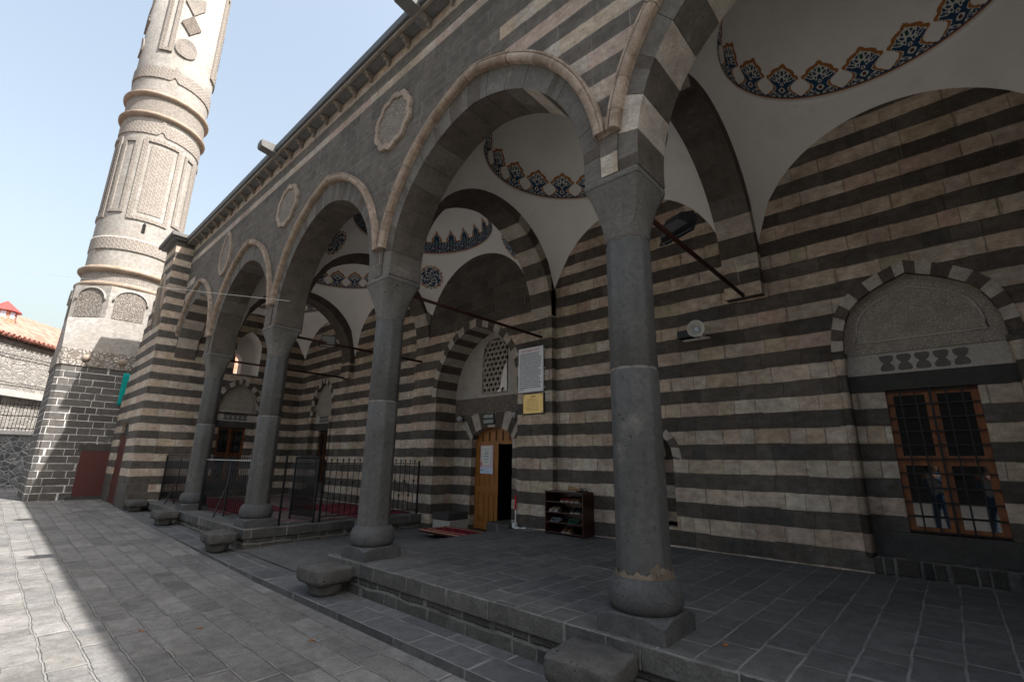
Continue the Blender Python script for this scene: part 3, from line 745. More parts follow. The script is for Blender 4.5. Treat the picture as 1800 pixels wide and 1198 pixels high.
# ---------------- plaster domes with painted borders
def motif(u, v):
    """one palmette of the painted border; u in [-.5,.5], v up; returns a material index or None"""
    a = abs(u)
    if v < .05: return 0 if v < .035 else 2
    out = [(.5,.075),(.44,.12),(.36,.19),(.27,.28),(.245,.37),(.29,.44),(.40,.53),(.465,.60),(.445,.66),(.36,.70),(.335,.77),(.28,.83),(.20,.87),(.125,.895),(.07,.95),(0,1.)]
    def w_at(v, shrink):
        if v <= out[0][1]: return .5
        for (x0, y0), (x1, y1) in zip(out, out[1:]):
            if y0 <= v <= y1: return max(0., x0+(x1-x0)*(v-y0)/(y1-y0+1e-9)-shrink)
        return -1.
    if v > 1: return None
    w = w_at(v, 0.)
    if a > w: return None
    wi = w_at(min(v+.05, 1.0), .075) if v > .3 else w_at(v, .07 if v > .12 else .0)
    if v > .10 and (a > wi or w_at(v+.10, 0) < a and v > .5): return 0
    if v > .10 and (a > wi-.022 or w_at(v+.125, 0) < a and v > .5): return 2
    # inside: blue with cream leaves
    def leaf(cx, cy, rx, ry, rot):
        dx, dy = a-cx, v-cy; c, s_ = math.cos(rot), math.sin(rot)
        x, y = (dx*c+dy*s_)/rx, (-dx*s_+dy*c)/ry
        return x*x+y*y
    for L in ((.0,.74,.075,.125,0), (.125,.665,.055,.11,-.75), (.25,.585,.05,.15,-1.1), (.0,.265,.09,.08,0), (.15,.145,.035,.13,-1.0), (.31,.105,.028,.12,-1.3), (.10,.55,.04,.08,-.4), (.0,.44,.05,.05,0)):
        q = leaf(*L)
        if q < 1:
            if q < .30: return 3 if L[0] == 0 and L[1] > .5 else (4 if L[0] == 0 else 1)
            return 2
    return 1
def motif_dense(u, v):
    """the fuller two-tier border of the entrance bay"""
    a = abs(u)
    if v < .05: return 0 if v < .035 else 2
    top = .56+.06*math.cos(2*PI*u)
    sp = .30*(1-(v-top)/(1.0-top))**.75*(1+.35*math.sin((v-top)*15)) if top < v < 1 else -1
    if v > top:
        if a > sp: return None
        return 0 if a > sp-.11 or v > .9 else (2 if a > sp-.15 else 1)
    if v > top-.045: return 0 if a > .2 else 1
    x = math.sin(2*PI*u*2)*math.cos(v*30)+.55*math.cos(2*PI*u*3+1.2*math.sin(v*26)); k_ = abs(x)
    if k_ < .16: return 2
    if k_ > .95: return 3 if v > .3 else 4
    return 1
def dome_surface(r, z, v_len):
    return lambda th, h, d: ((r-d)*math.cos(h/r)*math.cos(th), (r-d)*math.cos(h/r)*math.sin(th), z+(r-d)*math.sin(h/r))
def border_mesh(r, zc, fn, count, H, nu=54, nv=46):
    b = MB(); S_ = dome_surface(r, zc, H); tot = nu*count; ids = {}
    def vid(i, j):
        k_ = (i % tot, j)
        if k_ not in ids:
            ids[k_] = b.add([S_(2*PI*(i+.5*0)/tot, .012+H*j/nv, .005)])
        return ids[k_]
    cache = [[fn((i+.5)/nu-.5, (j+.5)/nv*1.03) for j in range(nv)] for i in range(nu)]
    for m in range(count):
        for i in range(nu):
            j = 0
            while j < nv:
                k_ = cache[i][j]
                if k_ is not None: b.face((vid(m*nu+i, j), vid(m*nu+i+1, j), vid(m*nu+i+1, j+1), vid(m*nu+i, j+1)), k_)
                j += 1
    return b
PAINT = [M['p_orange'], M['p_blue'], M['p_white'], M['p_green'], M['p_dark']]
ROUND = None
def roundel(mb, f, R_=.29, n=44):
    """painted disc; f(a,b) maps local offsets onto the pendentive"""
    ids = {}
    def vid(i, j):
        if (i, j) not in ids: ids[(i, j)] = mb.add([f((i/n-.5)*2.3*R_, (j/n-.5)*2.3*R_)])
        return ids[(i, j)]
    for i in range(n):
        for j in range(n):
            x, y = ((i+.5)/n-.5)*2.3, ((j+.5)/n-.5)*2.3; rr = math.hypot(x, y); th = math.atan2(y, x)
            lim = 1.0+.05*math.cos(th*16)
            if rr > lim: continue
            if rr > lim-.09: k_ = 0
            elif rr > lim-.14: k_ = 2
            else:
                s_ = math.sin(th*6+rr*7)+math.cos(rr*17); s2 = math.sin(th*12)*math.cos(rr*15-1)
                k_ = 2 if abs(s_) < .33 or rr < .08 else (3 if s2 > .75 else (0 if s2 < -.85 else 1))
            mb.face((vid(i, j), vid(i+1, j), vid(i+1, j+1), vid(i, j+1)), k_)
bays_xy = [(CX[0]+.25, XR)]+[(CX[i+1]+.25, CX[i]-.25) for i in range(3)]+[(XE, CX[3]-.25)]
border_cache = {}
for bi, (x0, x1) in enumerate(bays_xy):
    y0 = YB; y1 = YP if bi == 2 else YW
    cx, cy = (x0+x1)/2, (y0+y1)/2; hx, hy = (x1-x0)/2, (y1-y0)/2
    zc0 = 4.60; R2 = hx*hx+hy*hy; r = {0: 1.43, 4: 1.33}.get(bi, 1.45); zr = zc0+math.sqrt(R2-r*r)
    d = MB(); n = 96; m = 14; rings = []
    for q in range(n):
        th = 2*PI*q/n; ct, st = math.cos(th), math.sin(th)
        rb = min(hx/max(abs(ct), 1e-6), hy/max(abs(st), 1e-6))
        P = []
        for j in range(m+1):
            rho = rb+(r+.02-rb)*j/m; P.append((cx+rho*ct, cy+rho*st, zc0+math.sqrt(max(0., R2-rho*rho))))
        rings.append(d.add(P))
    for q in range(n):
        a, b = rings[q], rings[(q+1) % n]
        for j in range(m): d.face((a+j, b+j, b+j+1, a+j+1), 0, None, True)
    d.lathe([(r+.024, zc0+math.sqrt(R2-(r+.024)**2)-zr-.001),(r+.012,-.006),(r+.003,.006),(r-.008,.018),(r-.009,.03),(r-.003,.04),(r,.045)], (cx, cy, zr-.002), 96, smooth=True)
    zd = zr+.045
    d.lathe([(r*math.cos(a), r*math.sin(a)*.92) for a in [PI/2*q/24 for q in range(24)]]+[(.001, r*.92)], (cx, cy, zd), 96)
    # keep the painted band exactly on the dome: build the lower dome spherical
    o = d.build('dome', M['plaster'], mosque, loc=(cx, cy, zd))
    dense = bi == 2
    key = (dense, round(r, 2))
    if key not in border_cache:
        fn = motif_dense if dense else motif
        bb = MB(); H = .56 if not dense else .62; cnt = 18 if not dense else 24; nu, nv = (52, 46)
        ids = {}; tot = nu*cnt
        def vid(i, j):
            k_ = (i % tot, j)
            if k_ not in ids:
                a = (.014+H*j/nv)/r; th = 2*PI*i/tot
                ids[k_] = bb.add([((r-.006)*math.cos(a)*math.cos(th), (r-.006)*math.cos(a)*math.sin(th), r*math.sin(a)*.92)])
            return ids[k_]
        cache = [[fn((i+.5)/nu-.5, (j+.5)/nv*1.02) for j in range(nv)] for i in range(nu)]
        for mm in range(cnt):
            for i in range(nu):
                for j in range(nv):
                    if cache[i][j] is not None: bb.face((vid(mm*nu+i, j), vid(mm*nu+i+1, j), vid(mm*nu+i+1, j+1), vid(mm*nu+i, j+1)), cache[i][j])
        pb = bb.build('painted_border', PAINT); border_cache[key] = pb
        pb.parent = o
    else:
        pb = border_cache[key].copy(); COL.objects.link(pb); pb.parent = o
    pb.location = (0, 0, 0); pb.rotation_euler = (0, 0, R(3.5))
    if dense:
        for sx, sy in ((-1,-1),(1,-1),(1,1),(-1,1)):
            rd = MB(); th0 = math.atan2(sy*hy, sx*hx); rho0 = 1.83; Rs = math.sqrt(R2)
            el0 = math.acos(rho0/Rs)
            def f(a, b, th0=th0, el0=el0, Rs=Rs, cx=cx, cy=cy):
                el = el0+b/Rs; th = th0+a/(Rs*math.cos(el0)); q = Rs-.008
                return (cx+q*math.cos(el)*math.cos(th), cy+q*math.cos(el)*math.sin(th), zc0+q*math.sin(el))
            roundel(rd, f); rd.build('painted_roundel', PAINT, o)
# roof
rf = MB(); rf.box(-18.0, XR+3.3, 3.02, 13., 8.0, 8.15); rf.build('roof', M['lead'], mosque, bevel=.015)
rf = MB(); rf.box(XE+.02, XR-.02, 3.06, 3.115, 7.94, 7.998); rf.build('cornice', M['corbel'], mosque, bevel=.012)
rf = MB(); rf.box(XE+.02, XR-.02, 3.116, YF+.01, 7.962, 7.998); rf.build('soffit', M['slab'], mosque)
x = XE+.7
while x < XR-.2:
    cb = MB()
    for (ya, yb, za, zb, w) in ((3.118, YF, 7.91, 7.961, .042), (3.165, YF, 7.86, 7.909, .034), (3.215, YF, 7.80, 7.859, .026)):
        cb.box(x-w, x+w, ya, yb, za, zb)
    cb.build('corbel', M['corbel'], mosque, bevel=.012)
    x += .525
for x in (-4.8, -9.86):
    b = MB(); prof = [(3.3, 7.89), (3.05, 7.95), (2.76, 7.99), (2.74, 8.03), (2.74, 8.13), (3.3, 8.165)]
    b.prism([(y, z) for y, z in prof], FX(x-.115), FX(x+.115)); b.box(x-.045, x+.045, 2.735, 3.0, 8.05, 8.16, 0)
    b.build('waterspout', M['slab'], mosque, bevel=.02)

# ---------------- medallions on the spandrels
def medallion(x, z, rx, rz, kind):
    n = 96; lp = []; l2 = []
    for q in range(n):
        th = 2*PI*q/n
        if kind == 'round': s_ = 1+.10*abs(math.sin(th*5))-.05; p = (math.cos(th), math.sin(th))
        else:
            s_ = 1.; k_ = abs(math.sin(th)); p = (math.cos(th)*(1-.28*max(0, math.sin(th))**2), math.sin(th)*(1+.18*max(0, math.sin(th))**6))
        lp.append((x+rx*s_*p[0], z+rz*s_*p[1])); l2.append((x+rx*.80*s_*p[0], z+rz*.80*s_*p[1]))
    b = MB()
    b.holes(lp, [l2], F(YF-.045)); b.reveal(lp, F(YF-.045), F(YF+.0)); b.reveal(l2, F(YF-.045), F(YF-.022))
    o = b.build('medallion', M['tan'], mosque)
    c = MB(); c.holes(l2, [], F(YF-.024)); c.build('carved_centre', M['carve_med'], o)
medallion(-5.50, 6.60, .46, .47, 'round'); medallion(-9.25, 6.60, .47, .45, 'round'); medallion(-12.95, 6.62, .40, .56, 'drop')

rnd = random.Random(9); b = MB(); n = 40
A0 = []; A1 = []; A2 = []
for q in range(n+1):
    th = R(-150)+R(190)*q/n; up = .018+.014*math.sin(q*.9)+.009*math.sin(q*2.1+1)+.07*math.exp(-((q-25)/4.)**2)+.025*math.exp(-((q-33)/3.)**2)
    A0.append((.222, -.012)); A1.append((.214, up*.5)); A2.append((.2035, up))
def at(p, q): th = R(-150)+R(190)*q/n; return (CX[0]+p[0]*math.cos(th), CY+p[0]*math.sin(th), .805+p[1])
ids = [[b.add([at(L[q], q)]) for L in (A0, A1, A2)] for q in range(n+1)]
for q in range(n):
    for j in range(2): b.face((ids[q][j], ids[q+1][j], ids[q+1][j+1], ids[q][j+1]), 0, None, True)
b.build('mortar_repair', stone('old_mortar', (.085,.066,.048), (.19,.15,.11), 14., .9, .9, .6), [c for c in mosque.children if c.name == 'column'][0])
# ---------------- openings of the porch
def vring(mb, loop_in, loop_out, y, per, start=0, thick=.012, sub=3):
    """flat alternating voussoirs between two matching point lists"""
    n = len(loop_in)-1; k = 0; b = start
    while k < n:
        e = min(n, k+per)
        P = [loop_in[q] for q in range(k, e+1)]+[loop_out[q] for q in range(e, k-1, -1)]
        mi = b % 2
        mb.holes(P, [], y[0], False, mi); mb.reveal(P, y[0], y[1], True, mi)
        k = e; b += 1
def offset_arch(x0, x1, zs, za, d, n): return pointed(x0-d, x1+d, zs, za+d*1.25, n)

def framed_window(fr, axis_f, depth, wx, wz, name_label=None):
    """recess fr=(x0,x1,zb,zs,za) in a wall; axis_f(y) -> map of (x,z) at depth y behind the wall face"""
    x0, x1, zb, zs, za = fr
    root = empty('window', (0,0,0)); root.parent = mosque; root.location = (-mosque.location.x, -mosque.location.y, 0)
    back = axis_f(depth)
    # masonry at the back of the recess
    b = MB(); lo = [(x0, zb), (x1, zb), (x1, 2.70), (x0, 2.70)]
    hole = [(wx[0], wz[0]), (wx[1], wz[0]), (wx[1], wz[1]), (wx[0], wz[1])]
    b.holes([(x0, wz[0]), (x1, wz[0]), (x1, 2.70), (x0, 2.70)], [], axis_f(depth+.2)) if False else None
    for (a, c) in ((x0, wx[0]), (wx[1], x1)):
        b.poly([back(a, wz[0]), back(c, wz[0]), back(c, wz[1]), back(a, wz[1])])
    b.reveal(hole, back, axis_f(depth+.12))
    b.build('jamb', M['stripe'], root)
    l = MB(); l.prism([(x0, wz[1]), (x1, wz[1]), (x1, 2.70), (x0, 2.70)], axis_f(depth-.012), axis_f(depth+.2)); l.build('lintel', M['lintel'], root, bevel=.012); l = MB(); l.prism([(x0, zb-.02), (x1, zb-.02), (x1, wz[0]), (x0, wz[0])], axis_f(depth-.06), axis_f(depth+.3))
    l.build('sill', M['lintel'], root, bevel=.012)
    s_ = MB(); s_.prism([(x0, 2.702), (x1, 2.702), (x1, 2.955), (x0, 2.955)], axis_f(depth-.008), axis_f(depth+.05)); s_.build('inlay_strip', M['white_stone'], root)
    w = x1-x0; inl = MB()
    for q in range(5):
        cx = x0+w*(.275+.113*q); P = []
        for k in range(28):
            th = 2*PI*k/28; zz = math.sin(th); ww = .083*(.36+.9*abs(zz)**.8)*(1 if abs(zz) < .98 else .6)
            P.append((cx+ww*(1 if math.cos(th) >= 0 else -1)*(.35+.65*abs(math.cos(th))), 2.828+.098*zz))
        inl.holes(P, [], axis_f(depth-.0105)); inl.reveal(P, axis_f(depth-.0105), axis_f(depth))
    inl.build('dark_inlay', M['inlay'], root)
    ty = fourc(x0, x1, zs, za); tp = MB(); tp.holes([(x0, 2.957)]+ty+[(x1, 2.957)], [], axis_f(depth-.02)); T = tp.build('carved_tympanum', M['carve_tymp'], root)
    fr_in = fourc(x0+.14, x1-.14, zs+.10, za-.15); mo = MB()
    path = [(x0+.15, zs+.09)]+fr_in+[(x1-.15, zs+.09)]
    mo.tube([axis_f(depth-.025)(*p_) for p_ in path+[path[0]]], .013, 6); mo.build('frame_moulding', M['white_stone'], T)
    n = 14
    vi = fourc(x0+.008, x1-.008, zs, za-.008); vo = fourc(x0-.12, x1+.12, zs, za+.15)
    v = MB(); vring(v, vi, vo, (axis_f(-.012), axis_f(.02)), 1); v.build('voussoir_ring', [M['vous_light'], M['vous_dark']], root)
    for xx in (x0-.045, x1+.045):
        c = MB(); P = [axis_f(-.012)(xx, z_) for z_ in (zb, zs-.32, zs-.28, zs-.2, zs-.12, zs-.05)]
        c.tube(P, [.05, .05, .06, .062, .08, .085], 12); c.build('colonnette', M['stripe'], root)
    # joinery
    f = MB(); t_ = .065; d0, d1 = depth+.06, depth+.12
    def rail(a, c, e, g): f.prism([(a, e), (c, e), (c, g), (a, g)], axis_f(d0), axis_f(d1))
    W0, W1 = wx; Z0, Z1 = wz; xm = (W0+W1)/2; zt = Z0+(Z1-Z0)*.49
    rail(W0, W0+t_, Z0, Z1); rail(W1-t_, W1, Z0, Z1); rail(W0+t_, W1-t_, Z0, Z0+t_); rail(W0+t_, W1-t_, Z1-t_, Z1)
    rail(W0+t_, W1-t_, zt-.055, zt+.055); rail(xm-.055, xm-.004, Z0+t_, zt-.055); rail(xm+.004, xm+.055, Z0+t_, zt-.055); rail(xm-.055, xm-.004, zt+.055, Z1-t_); rail(xm+.004, xm+.055, zt+.055, Z1-t_)
    fo_ = f.build('frame', M['wood_win'], root, bevel=.008)
    for (a, c, tilt) in ((W0+t_, xm-.055, .009), (xm+.055, W1-t_, -.008)):
        for (e, g) in ((Z0+t_, zt-.055), (zt+.055, Z1-t_)):
            gl = MB(); q0, q1 = axis_f(depth+.09), axis_f(depth+.09+tilt)
            gl.poly([q0(a, e), q1(c, e), q1(c, g), q0(a, g)]); gl.build('pane', M['glass'], fo_)
    # iron grille in front
    gr = MB(); nb = 4; yg = depth+.02
    for k in range(1, 6):
        xx = W0+(W1-W0)*k/6; gr.bar(axis_f(yg)(xx, Z0-.03), axis_f(yg)(xx, Z1+.02), .016 if k != 3 else .022)
    for k in range(11):
        z_ = Z0+.02+(Z1-Z0-.04)*k/10; gr.bar(axis_f(yg+.012)(W0-.02, z_), axis_f(yg+.012)(W1+.02, z_), .016)
    gr.build('iron_grille', M['iron'], root)
    v = MB(); v.prism([(W0-.02, Z0-.02), (W1+.02, Z0-.02), (W1+.02, Z1+.02), (W0-.02, Z1+.02)], axis_f(depth+.125), axis_f(depth+.5), caps=(0, 1)); v.build('dark_room', M['void'], root)
    return root
AY = lambda d: (lambda x, z: (x, YW+d, z))
framed_window(WR, AY, .14, (-.465, .35), (.885, 2.50))
framed_window(WE, AY, .14, (-15.05, -14.32), (.885, 2.47))
AX = lambda d: (lambda y, z: (XE-d, y, z))
framed_window(EW, AX, .14, (4.80, 5.60), (.885, 2.50))
# small prayer niches
for nb in (NB, ND):
    x0, x1, zb, zs, za = nb; b = MB(); xm = (x0+x1)/2; hw = (x1-x0)/2
    n = 20; prev = None
    for k in range(n+1):
        th = PI*k/n; P = [(xm-hw*math.cos(th), YW+.14+.5*math.sin(th), z_) for z_ in (zb, zs)]
        if prev: b.poly([prev[0], P[0], P[1], prev[1]])
        prev = P
    o = b.build('prayer_niche', M['stripe'], mosque)
    # ribbed half dome, and fan of voussoirs round it
    c = MB()
    for k in range(10):
        t0, t1 = PI*k/10, PI*(k+1)/10
        for j in range(4):
            e0, e1 = PI/2*j/4, PI/2*(j+1)/4; q = lambda t_, e: (xm-hw*math.cos(t_)*math.cos(e), YW+.13+.5*math.sin(t_)*math.cos(e), zs+(za-zs)*math.sin(e))
            c.poly([q(t0, e0), q(t1, e0), q(t1, e1), q(t0, e1)], k % 2)
    c.build('ribbed_hood', [M['white_stone'], M['vous_dark']], o)
    v = MB(); vring(v, pointed(x0+.01, x1-.01, zs, za-.01, 10), pointed(x0-.13, x1+.13, zs-.05, za+.15, 10), (AY(-.012), AY(.01)), 2, 1); v.build('voussoir_ring', [M['vous_light'], M['vous_dark']], o)

# ---------------- portal
portal = empty('portal', (0,0,0)); portal.parent = mosque; portal.location = (-mosque.location.x, -mosque.location.y, 0)
AP = lambda d: (lambda x, z: (x, YP+d, z))
n = 22
pi_ = pointed(PN[0], PN[1], PN[3], PN[4], n); po_ = offset_arch(PN[0], PN[1], PN[3], PN[4], .15, n)
v = MB(); b_ = 0
for k in range(0, 2*n, 2):
    P = pi_[k:k+3]; Q = po_[k:k+3]
    v.holes(P+Q[::-1], [], AP(-.012), False, b_ % 2); v.reveal(P+Q[::-1], AP(-.012), AP(.02), True, b_ % 2)
    for q in range(2): v.poly([AP(-.012)(*P[q]), AP(-.012)(*P[q+1]), AP(YN-YP)(*P[q+1]), AP(YN-YP)(*P[q])], b_ % 2)
    b_ += 1
v.build('voussoir_ring', [M['vous_light'], M['vous_dark']], portal)
DX0, DX1, DZ0, DZS, DZA = -8.13, -6.87, .14, 2.03, 2.335
door_loop = [(DX0, 0.)]+pointed(DX0, DX1, DZS, DZA, 10)+[(DX1, 0.)]
AN = lambda d: (lambda x, z: (x, YN+d, z))
LW = niche_loop(-7.85, -7.03, 3.09, 4.05, 4.40)
b = MB(); b.holes([(PN[0], 0), (PN[1], 0), (PN[1], 2.66), (PN[0], 2.66)], [[(x, max(z, .0001)) for x, z in door_loop]], AN(0)); b.reveal(door_loop, AN(0), AN(.34), False); b.build('door_wall', M['stripe'], portal)
b = MB(); b.holes([(PN[0], 2.662)]+[(PN[0], 3.05)]+pi_+[(PN[1], 2.662)], [LW], AN(0)); b.reveal(LW, AN(0), AN(.15)); b.build('tympanum_wall', M['minaret'] if False else M['white_stone'], portal)
b = MB(); b.prism([(PN[0]+.02, 2.67), (PN[1]-.02, 2.67), (PN[1]-.02, 3.02), (PN[0]+.02, 3.02)], AN(-.015), AN(.02)); b.build('inscription_band', M['carve_script'], portal)
# pierced stone lattice: hexagons with a star in each
L_ = MB(); x0, x1, zb, zs, za = -7.85, -7.03, 3.09, 4.05, 4.40
def inside(x, z):
    if x < x0 or x > x1 or z < zb: return False
    if z <= zs: return True
    for (xa, zA), (xb, zB) in zip(LW[1:], LW[2:-1]):
        if xa <= x <= xb: return z <= zA+(zB-zA)*(x-xa)/(xb-xa+1e-9)
    return False
dz = .137; hr = dz/math.sqrt(3); rows = 0; z = zb-.02
while z < za+.1:
    x = x0-(dz/2 if rows % 2 else 0)
    while x < x1+.15:
        P = [(x+hr*math.cos(PI/6+k*PI/3), z+hr*math.sin(PI/6+k*PI/3)) for k in range(6)]
        for k in range(3):
            a_, q = P[k], P[k+1]
            if inside(*a_) and inside(*q): L_.bar(AN(.045)(*a_), AN(.045)(*q), .036, d=.05)
        x += dz
    z += dz*math.sqrt(3)/2; rows += 1
L_.tube([AN(.03)(*p_) for p_ in LW+[LW[0]]], .022, 6)
L_.build('lattice_window', M['vous_light'], portal)
b = MB(); b.poly([AN(.13)(*p_) for p_ in LW]); b.build('dark_opening', M['void'], portal)
b = MB(); P = [(-7.34,3.12),(-7.30,3.16),(-7.25,3.17),(-7.22,3.40),(-7.13,3.66),(-7.06,3.78),(-7.05,3.5),(-7.04,3.11),(-7.1,3.12),(-7.12,3.22),(-7.2,3.2),(-7.24,3.1)]
b.prism(P, AN(-.02), AN(.0)); b.build('plaster_patch', M['plaster'], portal)
# fan voussoirs over the door
v = MB(); ci = pointed(DX0, DX1, DZS, DZA, 9); co = []
for (x, z) in ci:
    d = Vector((x+7.5, (z-1.2)*1.0)).normalized(); t_ = (2.655-z)/max(d.y, .2); t_ = min(t_, .42); co.append((x+d.x*t_, z+d.y*t_))
vring(v, ci, co, (AN(-.014), AN(.02)), 2, 0); v.build('fan_voussoirs', [M['vous_light'], M['vous_dark']], portal)
st = MB(); st.box(-7.22, -6.6, 7.22, YN+.34, .05, .40); st.build('side_step', M['step_stone'], portal, bevel=.015)
st = MB(); st.box(-8.74, -8.16, 7.05, YN, .05, .34, 0); st.box(-8.74, -8.18, 7.03, YN, .345, .50, 1); st.build('side_seat', [M['white_stone'], M['lintel']], portal, bevel=.012)
st = MB(); st.box(-8.1, -6.9, YN+.02, YN+.3, .05, .145); st.build('threshold', M['lintel'], portal, bevel=.01)
door = empty('door', (0,0,0)); door.parent = mosque; door.location = (-mosque.location.x, -mosque.location.y, 0)
yd = YN+.16
b = MB(); tl = pointed(DX0+.02, DX1-.02, DZS+.01, DZA-.01, 10)
b.holes([(DX0+.02, DZS-.02)]+tl+[(DX1-.02, DZS-.02)], [], F(yd)); b.box(DX0, DX1, yd-.03, yd+.02, DZS-.06, DZS+.01)
for k in range(1, 6):
    xx = DX0+(DX1-DX0)*k/6; b.box(xx-.018, xx+.018, yd-.015, yd, DZS+.01, DZS+.05+.20*math.sin(PI*k/6), 1)
b.box(DX0, DX0+.05, yd-.02, yd+.04, .14, DZS-.06); b.box(DX1-.05, DX1, yd-.02, yd+.04, .14, DZS-.06)
b.build('frame', [M['wood'], M['wood_gap']], door)
# left leaf, standing a little open
leaf = MB(); LX0, LX1 = -8.08, -7.30; Y0, Y1 = yd-.02, yd-.12
lw = LX1-LX0
def lp(u, z, d=0.): return (LX0+lw*u, Y0+(Y1-Y0)*u-d, z)
def lbox(u0, u1, z0, z1, d, mi=0):
    P = [lp(u0, z0, d), lp(u1, z0, d), lp(u1, z1, d), lp(u0, z1, d)]; Q = [lp(u0, z0, -.04), lp(u1, z0, -.04), lp(u1, z1, -.04), lp(u0, z1, -.04)]
    i = leaf.add(P); j = leaf.add(Q); leaf.face((i,i+1,i+2,i+3), mi)
    for k in range(4): leaf.face((i+k, j+k, j+(k+1)%4, i+(k+1)%4), mi)
    leaf.face((j+3,j+2,j+1,j), mi)
lbox(0, 1, .165, 1.97, 0.)
for (u0, u1) in ((0, .13), (.87, 1)): lbox(u0, u1, .165, 1.97, .016)
for (z0, z1) in ((.165, .32), (.92, 1.06), (1.84, 1.97)): lbox(.13, .87, z0, z1, .016)
for (z0, z1) in ((.34, .90), (1.08, 1.82)):
    for k in range(3):
        u0 = .16+.237*k; lbox(u0, u0+.20, z0+.02, z1-.02, .012); lbox(u0-.02, u0-.006, z0, z1, .002, 1)
leaf.build('leaf', [M['wood'], M['wood_gap']], door)
b = MB(); b.box(-8.6, -6.4, YN+.345, YN+1.6, .0, 2.6, skip='f'); b.build('dark_hall', M['void'], door)

# ---------------- left pier with stepped masonry beyond the end wall
pier = empty('end_pier', (0,0,0)); pier.parent = mosque; pier.location = (-mosque.location.x, -mosque.location.y, 0)
YPI = 2.82
lp_ = [(XE, .1)]; z = 8.0; left = []
zz = .645; 
def xlim(z): return -17.72 if z > 7. else (-17.72-(7.-z)*.58 if z > 3.05 else -20.02)
steps_ = []; z = .1
edges = [.1]+[.645+.2052*2*k for k in range(1, 19) if .645+.4104*k < 8.0]+[8.0]
for a, c in zip(edges, edges[1:]): steps_.append((xlim((a+c)/2)+random.uniform(-.05, .05), a, c))
left = []
for x, a, c in steps_: left += [(x, a), (x, c)]
dl = [(-18.95, .12), (-18.95, 2.2)]+pointed(-18.95, -17.75, 2.2, 2.62, 8)[1:-1]+[(-17.75, 2.2), (-17.75, .12)]
b = MB(); b.holes([(XE, .1)]+[(XE, 8.0)]+left[::-1], [[(x, max(z, .14)) for x, z in dl]], F(YPI))
b.reveal([(XE, .1), (XE, 8.0)], F(YPI), F(YF+.02), False); b.reveal(left, F(YPI), F(YF+.5), False); b.reveal(dl, F(YPI), F(YPI+.10), True)
P0 = b.build('pier_wall', M['pier'], pier)
b = MB(); b.holes(dl, [], F(YPI+.09)); b.build('tympanum_panel', M['lintel'], pier)
b = MB(); b.box(-18.93, -17.77, YPI+.03, YPI+.08, .2, 2.18); b.box(-18.37, -18.33, YPI+.02, YPI+.03, .2, 2.18); b.build('side_door', M['maroon'], pier, bevel=.006)
b = MB(); b.box(-17.85, XE+.12, YPI-.12, YF+.5, 8.0, 8.06); b.box(-17.95, XE+.2, YPI-.2, YF+.6, 8.062, 8.19); b.build('cap_slab', M['slab'], pier, bevel=.02)
b = MB(); hl = pointed(-17.55, -16.75, 6.0, 7.05, 10); hl = [(-17.55, 5.35)]+hl+[(-16.75, 5.35)]
b.tube([F(YPI-.01)(*p_) for p_ in hl], .045, 8); b.holes(hl, [], F(YPI-.006), False, 1); b.build('blind_arch', [M['tan'], M['carve_med']], pier)
# ---------------- minaret
MX, MY, MA, MR = -21.41, 2.507, 1.41, 1.27
minaret = thing('minaret', (MX, MY, .28), 'tall round pale stone minaret with carved bands on a square dark stone base', 'minaret')
b = MB(); ch = .10; a = MA
pl_ = [(-a+ch,-a),(a-ch,-a),(a,-a+ch),(a,a-ch),(a-ch,a),(-a+ch,a),(-a,a-ch),(-a,-a+ch)]
W = lambda p_, z: (MX+p_[0], MY+p_[1], z)
for q in range(8): b.poly([W(pl_[q], .1), W(pl_[(q+1)%8], .1), W(pl_[(q+1)%8], 4.34), W(pl_[q], 4.34)])
b.build('base', M['minaret_base'], minaret)
b = MB(); e = .03
for q in range(8):
    p0, p1 = Vector(pl_[q])*(1+e/a), Vector(pl_[(q+1)%8])*(1+e/a); b.poly([W(p0, 4.34), W(p1, 4.34), W(p1, 4.86), W(p0, 4.86)])
b.poly([W(Vector(x)*(1+e/a), 4.34) for x in pl_][::-1]); b.poly([W(Vector(x)*(1+e/a), 4.86) for x in pl_])
fz = b.build('frieze', M['carve_frieze'], minaret)
for q in range(3):
    b = MB(); cy = MY-MA+.62+q*.9
    b.lathe([(.001,.09),(.06,.08),(.10,.04),(.115,0)], (0,0,0), 16)
    n0 = len(b.v)-64
    for i in range(n0, len(b.v)):
        x, y, z = b.v[i]; b.v[i] = (MX+MA+e+z, cy+x, 4.60+y)
    b.build('boss', M['tan'], fz)
# transition: square to octagon with triangular facets
b = MB(); sq = [(-a,-a),(a,-a),(a,a),(-a,a)]; o8 = []
k8 = MA*math.tan(PI/8)
for p_ in [(-k8,-a),(k8,-a),(a,-k8),(a,k8),(k8,a),(-k8,a),(-a,k8),(-a,-k8)]: o8.append(p_)
z0_, z1_ = 4.862, 6.0
for q in range(4):
    s0, s1 = sq[q], sq[(q+1)%4]; t0, t1 = o8[2*q], o8[2*q+1]; t2 = o8[(2*q+2)%8]
    b.poly([W(s0, z0_), W(s1, z0_), W(t1, z1_), W(t0, z1_)]); b.poly([W(s1, z0_), W(t2, z1_), W(t1, z1_)])
for q in range(8): b.poly([W(o8[q], z1_), W(o8[(q+1)%8], z1_), W(o8[(q+1)%8], 7.12), W(o8[q], 7.12)])
b.poly([W(x, 7.12) for x in o8])
b.build('octagon_stage', M['minaret'], minaret)
